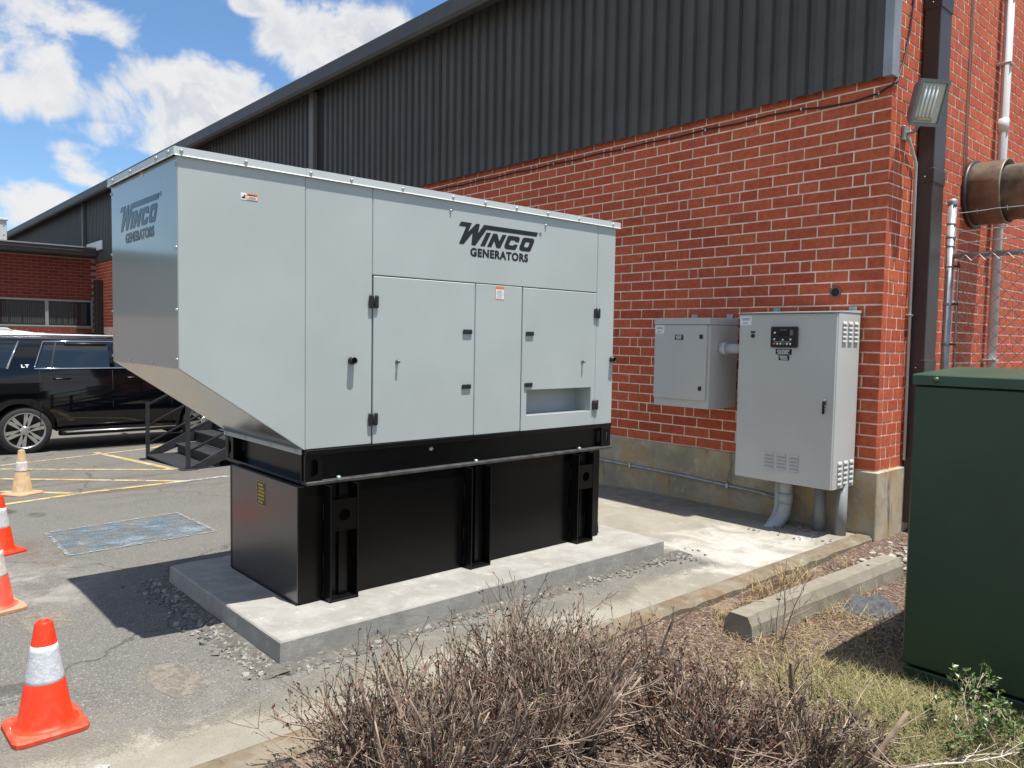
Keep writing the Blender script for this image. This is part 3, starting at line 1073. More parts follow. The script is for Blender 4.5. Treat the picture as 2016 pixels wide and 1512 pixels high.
# wall-mounted pipes, cables and lamp: things of their own
def wall_things():
    # thin galvanised conduit across the concrete base
    mb = MB()
    mb.tube([(-6.6, 6.44, 0.285), (-5.66, 6.44, 0.263), (-4.61, 6.44, 0.243), (-3.70, 6.44, 0.210), (-3.52, 6.44, 0.188), (-3.45, 6.40, 0.175)], 0.0125, 8)
    root = thing('conduit', 'thin galvanised conduit run along the concrete base of the brick wall', 'conduit', (-4.6, 6.44, 0.24))
    part('pipe', mb, GALV, root)
    for (x, z) in ((-5.25, 0.258), (-4.05, 0.225)):
        s = MB(); s.box(x - 0.012, x + 0.012, 6.42, 6.458, z - 0.026, z + 0.022, 0.003)
        part('clip', s, ZINC, root)
    s = MB(); s.tube([(-3.62, 6.44, 0.201), (-3.54, 6.44, 0.190)], 0.019, 10)
    part('coupling', s, GALV, root)
    # white service pipe on the sunlit face
    root = thing('drain_pipe', 'pale vertical plastic pipe on the sunlit brick behind the chain link fence', 'pipe', (XW + 0.07, 9.05, 0))
    mb = MB(); mb.tube([(XW + 0.075, 9.03, 0.0), (XW + 0.075, 9.0, 6.3)], 0.044, 16)
    part('pipe', mb, PVCW, root)
    for zz in (3.78, 5.1):
        c = MB(); c.tube([(XW + 0.075, 9.0, zz), (XW + 0.075, 9.0, zz + 0.14)], 0.052, 16)
        part('coupling', c, PVCW, root)
    for zz in (4.45, 2.9, 1.45):
        c = MB(); c.box(XW + 0.002, XW + 0.135, 8.94, 9.06, zz, zz + 0.025, 0.004)
        part('clamp', c, ZINC, root)
    # narrow white conduit from the lamp down beside the downspout
    root = thing('conduit', 'narrow white conduit dropping from the floodlight beside the dark downspout', 'conduit', (XW + 0.03, 6.985, 0.5))
    mb = MB(); mb.tube([(XW + 0.04, 6.74, 3.34), (XW + 0.03, 6.84, 3.27), (XW + 0.03, 6.955, 3.15), (XW + 0.03, 7.0, 0.60)], 0.0125, 8)
    part('pipe', mb, PVCW, root)
    c = MB(); c.box(XW + 0.001, XW + 0.045, 6.955, 7.015, 1.85, 1.87, 0.003)
    part('clip', c, ZINC, root)
    # white pipe stub at the foot of the downspout
    mb = MB(); mb.tube([(XW + 0.075, 7.20, -0.05), (XW + 0.075, 7.20, 0.36)], 0.045, 14)
    mb.tube([(XW + 0.075, 7.20, 0.36), (XW + 0.075, 7.20, 0.62)], 0.055, 14)
    single('drain_pipe', mb, PVCW, 'short white drain stub at the foot of the dark downspout', 'pipe')
    # black cable drooping round the corner and along under the cladding
    pts = [(XW + 0.012, 6.80, 4.75), (XW + 0.012, 6.79, 4.45), (XW + 0.014, 6.74, 4.18), (XW + 0.016, 6.64, 3.92), (XW + 0.02, 6.53, 3.74), (XW - 0.01, YW - 0.03, 3.69)]
    pts += [(-2.80, YW - 0.022, 3.655), (-3.0, YW - 0.02, 3.63), (-3.25, YW - 0.018, 3.64), (-3.46, YW - 0.018, 3.665)]
    x = -3.75
    i = 0
    while x > -9.3:
        pts.append((x, YW - 0.018, 3.675 - (0.012 if i % 2 else 0.0)))
        x -= 0.35
        i += 1
    root = thing('cable', 'black cable drooping round the corner and along under the charcoal cladding', 'cable', (XW, YW, 3.7))
    part('cable_run', MB().tube(pts, 0.0085, 6), CABLE, root)
    for (x, z) in ((-2.79, 3.66), (-3.46, 3.667), (-4.45, 3.672), (-5.5, 3.672), (-6.55, 3.672)):
        c = MB(); c.box(x - 0.007, x + 0.007, YW - 0.030, YW - 0.001, z - 0.014, z + 0.012, 0.003)
        part('clip', c, ZINC, root)
    # loose thin wires on the sunlit face
    mb = MB()
    r = random.Random(5)
    for s in range(3):
        pp = [(XW + 0.008, 8.15 + 0.03 * s + r.uniform(-0.01, 0.01) + (0.08 * max(0, (3.6 - z) / 1.0) if s == 2 and z < 3.6 else 0), z) for z in [5.2, 4.9, 4.6, 4.3, 4.0, 3.7, 3.45, 3.25 - 0.1 * s]]
        mb.tube(pp, 0.0045, 5)
    single('cable', mb, mat('dusty_wire', (0.30, 0.20, 0.18), 0.7), 'loose thin wires hanging down the sunlit brick above the exhaust duct', 'cable')
    # floodlight on a bracket
    root = thing('floodlight', 'grey outdoor floodlight with glass front on the brick corner', 'floodlight', (XW, 6.95, 3.45))
    nrm = Vector((0.80, -0.50, -0.33)).normalized()   # facing out, toward the yard and down
    side = Vector((0, 0, 1)).cross(nrm).normalized()
    upv = nrm.cross(side).normalized()
    c0 = Vector((XW + 0.22, 6.66, 3.55))

    def slab(mb, w, h, d0, d1, taper=1.0, cc=0.0):
        vs = []
        for d, k in ((d0, taper), (d1, 1.0)):
            for (a, b) in ((-1, -1), (1, -1), (1, 1), (-1, 1)):
                vs.append(tuple(c0 + side * (a * w * k + cc) + upv * b * h * k + nrm * d))
        mb.add(vs, [(0, 3, 2, 1), (4, 5, 6, 7), (0, 1, 5, 4), (1, 2, 6, 5), (2, 3, 7, 6), (3, 0, 4, 7)])
        return mb
    w, h = 0.132, 0.178
    part('housing', slab(MB(), w * 0.97, h * 0.97, -0.11, 0.0, 0.72), LITINT, root)
    fr = MB()
    for (a0, a1, b0, b1) in ((-w, w, h - 0.026, h), (-w, w, -h, -h + 0.026), (-w, -w + 0.022, -h + 0.026, h - 0.026), (w - 0.022, w, -h + 0.026, h - 0.026)):
        vs = [tuple(c0 + side * a + upv * b + nrm * d) for d in (0.001, 0.022) for (a, b) in ((a0, b0), (a1, b0), (a1, b1), (a0, b1))]
        fr.add(vs, [(0, 3, 2, 1), (4, 5, 6, 7), (0, 1, 5, 4), (1, 2, 6, 5), (2, 3, 7, 6), (3, 0, 4, 7)])
    part('frame', fr, mat('flood_frame', (0.20, 0.22, 0.24), 0.45, 0.3), root)
    part('glass', slab(MB(), w - 0.024, h - 0.028, 0.002, 0.006), LENS, root)
    for i in range(4):
        tb = MB()
        a = -0.066 + 0.034 * i
        tb.tube([tuple(c0 + side * a + upv * b + nrm * 0.011) for b in (-0.11, 0.13)], 0.009, 8)
        part('lamp_tube', tb, LAMPT, root)
    base = MB(); base.tube([tuple(c0 + side * -0.09 + upv * -0.125 + nrm * 0.012), tuple(c0 + side * 0.05 + upv * -0.125 + nrm * 0.012)], 0.012, 8)
    part('lamp_base', base, mat('lamp_base_tan', (0.45, 0.38, 0.22), 0.6), root)
    br = MB()
    br.tube([(XW + 0.002, 6.74, 3.36), (XW + 0.08, 6.74, 3.36), tuple(c0 - upv * 0.15 - nrm * 0.04)], 0.014, 8)
    br.box(XW + 0.001, XW + 0.03, 6.69, 6.79, 3.30, 3.42, 0.006)
    part('bracket', br, GALV, root)
    # exhaust duct out of the wall
    root = thing('exhaust_duct', 'fat weathered metal duct sticking out of the sunlit brick above the chain link fence', 'duct', (XW, 8.45, 3.09))
    part('wall_sleeve', MB().lathe([(0.20, 0.0), (0.325, 0.0), (0.325, 0.04), (0.30, 0.04)], 40, (XW + 0.002, 8.45, 3.09), 'x'), BRONZE, root)
    part('collar', MB().lathe([(0.298, 0.02), (0.300, 0.29), (0.306, 0.295), (0.306, 0.31), (0.292, 0.31), (0.290, 0.02)], 48, (XW + 0.01, 8.45, 3.09), 'x', closed=True), RUST, root)
    part('pipe', MB().lathe([(0.01, 0.27), (0.26, 0.27), (0.262, 1.9), (0.252, 1.9), (0.25, 0.5)], 48, (XW + 0.01, 8.45, 3.075), 'x'), RUST, root)


wall_things()


def bar_print(mb, x0, x1, z0, z1, rows, y, r, axis='y', gapy=0.4, ragged=0.35):
    """illegible small print as rows of short strokes"""
    h = (z1 - z0) / rows
    for i in range(rows):
        zz = z1 - h * (i + 0.5)
        x = x0 + r.uniform(0, ragged) * (x1 - x0) * 0.4
        xe = x1 - r.uniform(0, ragged) * (x1 - x0) * 0.5
        while x < xe:
            L = r.uniform(0.05, 0.16) * (x1 - x0)
            a, b = x, min(x + L, xe)
            hh = h * (1 - gapy) / 2
            if axis == 'y':
                mb.add([(a, y, zz - hh), (b, y, zz - hh), (b, y, zz + hh), (a, y, zz + hh)], [(0, 1, 2, 3)])
            else:
                mb.add([(y, a, zz - hh), (y, b, zz - hh), (y, b, zz + hh), (y, a, zz + hh)], [(0, 1, 2, 3)])
            x += L + 0.03 * (x1 - x0)


def louvre(x, z, w, h, axis, plane):
    """pressed louvre: hood that stands out at its lower edge"""
    mb = MB()
    d = 0.011
    n = 5
    vs = []
    for i in range(n + 1):
        zz = z + h / 2 - h * i / n
        dep = d * math.sin(PI * 0.5 * i / n)
        for u in (-w / 2, w / 2):
            vs.append((x + u * (1 - 0.08 * (1 - i / n)), dep, zz))
    fs = [(2 * i, 2 * i + 1, 2 * i + 3, 2 * i + 2) for i in range(n)]
    b = len(vs)
    vs += [(x - w / 2, 0, z + h / 2), (x + w / 2, 0, z + h / 2), (x - w / 2, 0, z - h / 2), (x + w / 2, 0, z - h / 2)]
    fs += [tuple([b] + [2 * i for i in range(n + 1)] + [b + 2]), tuple([b + 1] + [2 * i + 1 for i in range(n + 1)] + [b + 3])]
    if axis == 'y':
        vs = [(u, plane - dd, zz) for (u, dd, zz) in vs]
    else:
        vs = [(plane + dd, u, zz) for (u, dd, zz) in vs]
    return mb.add(vs, fs)


def build_cabinets():
    r = random.Random(8)
    # large transfer switch cabinet
    xl, xr, yf, yb, z0, z1 = -3.735, -2.85, 6.045, 6.452, 0.41, 1.862
    root = thing('electrical_cabinet', 'large grey wall cabinet with black control panel and louvres nearest the brick corner', 'cabinet', ((xl + xr) / 2, yb, z0))
    part('body', MB().box(xl + 0.006, xr, yf + 0.02, yb, z0, z1, 0.004), CABGREY, root)
    part('door', MB().box(xl, xr - 0.004, yf, yf + 0.018, z0 + 0.003, z1 - 0.012, 0.005), CABGREY, root)
    mb = MB(); mb.prism([(yf - 0.022, z1 - 0.006), (yf - 0.022, z1 + 0.002), (yb, z1 + 0.024), (yb, z1 + 0.001), (yf, z1 + 0.001)], 'x', xl - 0.008, xr + 0.004)
    part('drip_hood', mb, GREYLID, root)
    mb = MB(); mb.box(xr + 0.0008, xr + 0.003, yf + 0.02, yf + 0.024, z0 + 0.01, z1 - 0.01)
    for xx in (xl + 0.12, xr - 0.07):
        t_ = MB(); t_.box(xx - 0.035, xx + 0.035, yb + 0.001, yb + 0.012, z1 + 0.01, z1 + 0.06, 0.003)
        part('mounting_tab', t_, GALV, root)
    for c in range(3):
        for k in range(5):
            part('louvre', louvre(-3.405 + c * 0.115, 0.655 - k * 0.030, 0.085, 0.020, 'y', yf - 0.0005), CABGREY, root)
    for c in range(3):
        for k in range(5):
            part('louvre', louvre(6.165 + c * 0.105, 1.775 - k * 0.036, 0.070, 0.024, 'x', xr + 0.0005), CABGREY, root)
            part('louvre', louvre(6.180 + c * 0.105, 0.625 - k * 0.042, 0.070, 0.026, 'x', xr + 0.0005), CABGREY, root)
    # control panel
    cx0, cx1, cz0, cz1 = -3.424, -3.177, 1.565, 1.742
    cp = MB().box(cx0, cx1, yf - 0.022, yf - 0.0005, cz0, cz1, 0.009)
    cpo = part('control_panel', cp, BLACKPL, root)
    part('screen', MB().box(-3.340, -3.255, yf - 0.0232, yf - 0.0222, 1.664, 1.718), mat('lcd_screen', (0.012, 0.018, 0.014), 0.15, spec=0.7), cpo)
    pr = MB(); bar_print(pr, -3.335, -3.26, 1.709, 1.717, 1, yf - 0.0236, r); bar_print(pr, -3.245, -3.215, 1.668, 1.717, 5, yf - 0.0224, r)
    part('panel_print', pr, GREYP, cpo)
    bt = [(-3.382, 1.689, WHITEP), (-3.385, 1.635, WHITEP), (-3.238, 1.634, WHITEP)] + [(-3.386 + 0.0295 * i, 1.597, ORANGEP if i == 0 else (mat('green_print', (0.05, 0.35, 0.15), 0.5) if i == 3 else WHITEP)) for i in range(6)]
    for (x, z, m_) in bt:
        part('button', MB().lathe([(0.0001, -0.004), (0.0075, -0.004), (0.009, 0.0)], 14, (x, yf - 0.0222, z), 'y'), m_, cpo)
    em = MB()
    em.add([(-3.322, yf - 0.0226, 1.626), (-3.296, yf - 0.0226, 1.626), (-3.300, yf - 0.0226, 1.634), (-3.308, yf - 0.0226, 1.640), (-3.314, yf - 0.0226, 1.633)], [(0, 1, 2, 3, 4)])
    em.box(-3.385, -3.238, yf - 0.0228, yf - 0.0222, 1.6125, 1.6145)
    part('panel_emblem', em, WHITEP, cpo)
    # nameplates, label, lamp, handle
    for (a, b, c, d, rows) in ((-3.378, -3.233, 1.506, 1.552, 4), (-3.350, -3.253, 1.458, 1.500, 3)):
        pl = part('nameplate', MB().box(a, b, yf - 0.004, yf - 0.0003, c, d, 0.001), BLACKPL, root)
        p_ = MB(); bar_print(p_, a + 0.012, b - 0.012, c + 0.004, d - 0.004, rows, yf - 0.0046, r)
        part('plate_print', p_, WHITEP, pl)
    for zz in (1.755,):
        lb = part('label_sheet', MB().box(-3.732, -3.618, yf - 0.0015, yf - 0.0002, zz, zz + 0.081), WHITEP, root)
        p_ = MB(); bar_print(p_, -3.715, -3.63, zz + 0.04, zz + 0.062, 2, yf - 0.0021, r); bar_print(p_, -3.70, -3.65, zz + 0.012, zz + 0.024, 1, yf - 0.0021, r)
        part('label_print', p_, mat('blue_print', (0.08, 0.12, 0.22), 0.5), lb)
    part('nameplate', MB().box(-3.622, -3.580, yf - 0.003, yf - 0.0003, 1.687, 1.702), BLACKPL, root)
    part('indicator_lamp', MB().lathe([(0.0001, -0.022), (0.010, -0.022), (0.012, -0.006), (0.018, -0.006), (0.018, 0.0)], 16, (-3.600, yf - 0.0003, 1.662), 'y'), BLACKPL, root)
    h = MB().box(-2.944, -2.914, yf - 0.012, yf - 0.0004, 1.10, 1.155, 0.006)
    ho = part('handle', h, CHROME, root)
    part('handle_lever', MB().box(-2.942, -2.922, yf - 0.026, yf - 0.012, 1.03, 1.14, 0.005), mat('black_chrome', (0.10, 0.10, 0.10), 0.15, 0.9), ho)
    # small cabinet
    xl, xr, yf, yb, z0, z1 = -4.618, -4.0, 5.99, 6.452, 0.985, 1.822
    root = thing('electrical_cabinet', 'smaller grey wall cabinet with two square black locks left of the louvred one', 'cabinet', ((xl + xr) / 2, yb, z0))
    part('body', MB().box(xl, xr, yf + 0.004, yb, z0, z1 - 0.065, 0.004), CABGREY, root)
    part('hood', MB().box(xl - 0.004, xr + 0.003, yf - 0.018, yb, z1 - 0.062, z1, 0.005), CABGREY, root)
    part('door', MB().box(xl + 0.004, xr - 0.028, yf - 0.016, yf + 0.002, z0 + 0.075, z1 - 0.066, 0.005), CABGREY, root)
    for xx in (-4.50, -4.10):
        t_ = MB(); t_.box(xx - 0.035, xx + 0.035, yb + 0.001, yb + 0.012, z1 - 0.02, z1 + 0.05, 0.003)
        part('mounting_tab', t_, GALV, root)
    for zz in (1.648, 1.172):
        part('lock', MB().box(-4.101, -4.065, yf - 0.024, yf - 0.0165, zz - 0.019, zz + 0.019, 0.004), BLACKPL, root)
    pl = part('nameplate', MB().box(-4.375, -4.281, yf - 0.0195, yf - 0.0165, 1.617, 1.664, 0.001), BLACKPL, root)
    p_ = MB(); bar_print(p_, -4.365, -4.291, 1.621, 1.660, 4, yf - 0.0201, r)
    part('plate_print', p_, WHITEP, pl)
    lb = part('label_sheet', MB().box(-4.608, -4.500, yf - 0.0175, yf - 0.0163, 1.673, 1.752), WHITEP, root)
    p_ = MB(); bar_print(p_, -4.595, -4.51, 1.715, 1.735, 2, yf - 0.0181, r); bar_print(p_, -4.585, -4.53, 1.686, 1.697, 1, yf - 0.0181, r)
    part('label_print', p_, MATS['blue_print'], lb)
    # elbow pipe joining the two
    root = thing('conduit', 'short fat grey conduit joining the two wall cabinets', 'conduit', (-3.87, 6.15, 1.54))
    part('pipe', MB().tube([(-3.999, 6.17, 1.545), (-3.731, 6.17, 1.545)], 0.045, 20), PVCG, root)
    part('coupling', MB().tube([(-3.998, 6.17, 1.545), (-3.935, 6.17, 1.545)], 0.056, 20), PVCW, root)
    part('elbow', MB().tube([(-3.86, 6.30, 1.36), (-3.86, 6.30, 1.10)], 0.03, 14), PVCG, root)
    # pipes under the large cabinet
    root = thing('conduit', 'pale grey bent conduit from under the large cabinet into the ground', 'conduit', (-3.37, 6.2, 0.0))
    part('pipe', MB().tube([(-3.375, 6.30, 0.44), (-3.375, 6.30, 0.23)], 0.056, 20), PVCG, root)
    part('coupling', MB().tube([(-3.375, 6.30, 0.28), (-3.375, 6.30, 0.19)], 0.064, 20), PVCG, root)
    part('bend', MB().tube([(-3.375, 6.30, 0.20), (-3.376, 6.297, 0.15), (-3.381, 6.284, 0.105), (-3.390, 6.258, 0.06), (-3.402, 6.215, 0.02), (-3.418, 6.155, -0.02), (-3.44, 6.07, -0.06)], 0.057, 20), PVCG, root)
    part('bend', MB().tube([(-3.46, 6.33, 0.44), (-3.46, 6.33, 0.16), (-3.463, 6.322, 0.10), (-3.472, 6.295, 0.04), (-3.486, 6.25, -0.01), (-3.50, 6.19, -0.05)], 0.034, 16), PVCG, root)
    for i, (x, y) in enumerate(((-3.068, 6.32), (-2.88, 6.31))):
        lab = 'grey leg pipe under the large cabinet, next to the bent conduit' if i == 0 else 'grey leg pipe under the large cabinet, nearest the building corner'
        mb = MB()
        mb.tube([(x, y, 0.44), (x, y, -0.10)], 0.047, 16)
        single('support_pipe', mb, mat('shade_darkened_pipe', (0.22, 0.225, 0.23), 0.5), lab, 'pipe', 'leg pipes under the large cabinet')  # grey darkened to put the cabinet's shade into the leg colour


build_cabinets()


# ------------------------------------------------------------------ concrete pad and rubble
def build_pad():
    r = random.Random(2)
    x0, x1, y0, y1, zt = -5.01, -3.43, 1.60, 4.61, 0.119
    mb = MB()
    nx, ny = 14, 26
    # top with slightly wavy arris, skirt down into the trench
    top = []
    for i in range(nx + 1):
        for j in range(ny + 1):
            x = x0 + (x1 - x0) * i / nx
            y = y0 + (y1 - y0) * j / ny
            e = 0.004 if (i in (0, nx) or j in (0, ny)) else 0.0
            x += r.uniform(-e, e) * 0.4; y += r.uniform(-e, e) * 0.4
            top.append((x, y, zt + r.uniform(-0.0015, 0.0015)))
    vs = top[:]
    fs = [(i * (ny + 1) + j, (i + 1) * (ny + 1) + j, (i + 1) * (ny + 1) + j + 1, i * (ny + 1) + j + 1) for i in range(nx) for j in range(ny)]
    ring = [i * (ny + 1) for i in range(nx + 1)] + [nx * (ny + 1) + j for j in range(1, ny + 1)] + [i * (ny + 1) + ny for i in range(nx - 1, -1, -1)] + [j for j in range(ny - 1, 0, -1)]
    b = len(vs)
    levels = (0.112, 0.06, 0.02, -0.06)
    for li, zz in enumerate(levels):
        for k in ring:
            x, y, _ = top[k]
            o = (0.006, 0.007 + r.uniform(0, 0.001), 0.008 + r.uniform(0, 0.0015), 0.010)[li]
            cx, cy = (x0 + x1) / 2, (y0 + y1) / 2
            sx = o if abs(x - x1) < 0.02 else (-o if abs(x - x0) < 0.02 else 0)
            sy = o if abs(y - y1) < 0.02 else (-o if abs(y - y0) < 0.02 else 0)
            vs.append((x + sx, y + sy, zz))
    n = len(ring)
    for li in range(len(levels)):
        for k in range(n):
            k2 = (k + 1) % n
            a, c = (ring[k], ring[k2]) if li == 0 else (b + (li - 1) * n + k, b + (li - 1) * n + k2)
            fs.append((a, c, b + li * n + k2, b + li * n + k))
    mb.add(vs, fs, False)
    o = single('concrete_pad', mb, PADC, 'new pale concrete pad under the black fuel tank', 'concrete pad')
    # gravel and broken concrete round it
    st = MB()

    def stone(x, y, z, s):
        n0 = Vector((r.uniform(-1, 1), r.uniform(-1, 1), r.uniform(-1, 1))).normalized()
        q = n0.to_track_quat('Z', 'Y')
        pts = [(1, 0, 0), (-.5, .87, 0), (-.5, -.87, 0), (.3, .3, .8), (-.2, -.3, -.8), (-.1, -.5, .75)]
        vs = []
        for p in pts:
            v = q @ Vector([c * s * r.uniform(0.6, 1.15) for c in p])
            vs.append((x + v.x, y + v.y, z + v.z * 0.7))
        from_hull = bmesh.new()
        for v in vs: from_hull.verts.new(v)
        res = bmesh.ops.convex_hull(from_hull, input=from_hull.verts)
        from_hull.verts.index_update()
        vv = [tuple(v.co) for v in from_hull.verts]
        ff = [tuple(w.index for w in f.verts) for f in from_hull.faces]
        from_hull.free()
        st.add(vv, ff)
    for i in range(1500):
        y = r.uniform(0, 1)
        side = r.random()
        if side < 0.55:      # along the short end, in the trench
            x = r.uniform(-5.15, -3.35); yy = 1.60 - abs(r.gauss(0, 0.075)) - 0.015
        else:                # along the long near side
            yy = r.uniform(1.55, 4.75); x = -3.415 + abs(r.gauss(0, 0.06))
        stone(x, yy, 0.004, min(0.03, 0.008 + r.expovariate(140)))
    for i in range(18):
        stone(r.uniform(-3.45, -3.2), r.uniform(4.4, 5.0), 0.008, r.uniform(0.008, 0.022))
    for i in range(70):
        stone(r.uniform(-3.5, -2.75), r.uniform(5.85, 6.4), 0.008, r.uniform(0.006, 0.02))
    setting('gravel', st, mat('broken_gravel', (0.20, 0.19, 0.167), 0.9, rnd=0.45, tint=(0.31, 0.295, 0.262), bump=0.3, bscale=90), 'stuff')
    # dug trench strip: darker crushed stone bed
    def ragged(n, f):
        m2 = MB()
        vs = []
        for i in range(n + 1):
            for j, p in enumerate(f(i / n)):
                vs.append(p)
        m2.add(vs, [(3 * i + j, 3 * i + j + 1, 3 * i + 4 + j, 3 * i + 3 + j) for i in range(n) for j in (0, 1)])
        return m2
    tr = ragged(90, lambda k: [(-5.17 + 1.85 * k, 1.60, 0.012), (-5.17 + 1.85 * k, 1.55, 0.007 + r.uniform(0, 0.006)), (-5.17 + 1.85 * k, 1.47 + r.uniform(-0.035, 0.03), 0.0012)])
    tr2 = ragged(150, lambda k: [(-3.43, 1.5 + 3.3 * k, 0.014), (-3.38, 1.5 + 3.3 * k, 0.008 + r.uniform(0, 0.006)), (-3.33 + r.uniform(-0.03, 0.03) + 0.03 * math.sin(k * 14), 1.5 + 3.3 * k, 0.0015 if k < 0.86 else 0.0065)])
    setting('crushed_stone_strip', tr, concrete_mat('crushed_stone', (0.14, 0.133, 0.116), (0.085, 0.08, 0.07), (0.21, 0.20, 0.175), 9.0, 0.7))
    setting('crushed_stone_strip', tr2, MATS['crushed_stone'])


build_pad()

# ------------------------------------------------------------------ generator
LOGO = dict(
    W=[(-20, 126), (67, 126), (36, 66), (102, 126), (132, 126), (118, 68), (167, 126), (646, 126), (632, 97), (188, 97), (97, -12), (64, -12), (73, 64), (2, -12), (-35, -12), (21, 98), (-37, 98)],
    I=[(189, 80), (227, 80), (175, -11), (137, -11)],
    N=[(245, 80), (280, 80), (298, 34), (325, 80), (360, 80), (306, -11), (273, -11), (255, 32), (230, -11), (194, -11)],
    C=[(370, 72), (377, 77), (389, 80), (463, 80), (475, 77), (479, 68), (471, 43), (436, 43), (438, 51), (405, 51), (397, 47), (382, 20), (388, 17), (420, 17), (427, 26), (461, 26), (448, 1), (442, -7), (428, -11), (360, -11), (348, -7), (343, 0), (343, 13)],
    O=[(505, 72), (513, 78), (527, 81), (596, 81), (609, 77), (612, 68), (610, 57), (580, 0), (573, -8), (562, -11), (493, -11), (480, -6), (475, 2), (476, 14)])
LOGO_O_IN = [(532, 49), (540, 52), (563, 52), (568, 46), (554, 19), (546, 17), (521, 17), (517, 22)]


def logo_mesh(place):
    mb = MB()
    for k, p in LOGO.items():
        loops = [[(a / 1000, b / 1000) for (a, b) in p]]
        if k == 'O':
            loops.append([(a / 1000, b / 1000) for (a, b) in reversed(LOGO_O_IN)])
        mb.flat(loops, place)
    # registered mark
    ring = lambda r_, cw: [(0.668 + r_ * math.cos(a), 0.117 + r_ * math.sin(a)) for a in [(-1 if cw else 1) * 2 * PI * i / 16 for i in range(16)]]
    mb.flat([ring(0.0125, 0), ring(0.0095, 1)], place)
    mb.flat([[(0.664, 0.110), (0.6665, 0.110), (0.6665, 0.124), (0.664, 0.124)]], place)
    mb.flat([[(0.6665, 0.121), (0.672, 0.121), (0.672, 0.124), (0.6665, 0.124)]], place)
    mb.flat([[(0.668, 0.117), (0.672, 0.110), (0.674, 0.110), (0.670, 0.117)]], place)
    return mb


def text_mesh(mb, s, x0, x1, y0, y1, place, bold=0.03):
    """lettering set with the built-in font, scaled to a box"""
    cu = bpy.data.curves.new('lettering', 'FONT')
    cu.body = s
    cu.offset = bold
    cu.space_character = 1.12
    ob = bpy.data.objects.new('lettering', cu)
    COL.objects.link(ob)
    dg = bpy.context.evaluated_depsgraph_get()
    me = bpy.data.meshes.new_from_object(ob.evaluated_get(dg))
    vs = [v.co.copy() for v in me.vertices]
    fs = [tuple(p.vertices) for p in me.polygons]
    bpy.data.objects.remove(ob)
    bpy.data.curves.remove(cu)
    xa, xb = min(v.x for v in vs), max(v.x for v in vs)
    ya, yb = min(v.y for v in vs), max(v.y for v in vs)
    mb.add([place(x0 + (v.x - xa) / (xb - xa) * (x1 - x0), y0 + (v.y - ya) / (yb - ya) * (y1 - y0)) for v in vs], fs)
    bpy.data.meshes.remove(me)
    return mb


def bolt_mb(x, y, z, axis, r=0.011, h=0.008):
    sgn = {'x': 1, '-y': -1}[axis]
    prof = [(0.0001, h * sgn), (r * 0.7, h * sgn), (r, h * 0.5 * sgn), (r * 1.25, 0.001 * sgn), (r * 1.25, 0)]
    return MB().lathe(prof, 10, (x, y, z), 'x' if axis == 'x' else 'y')


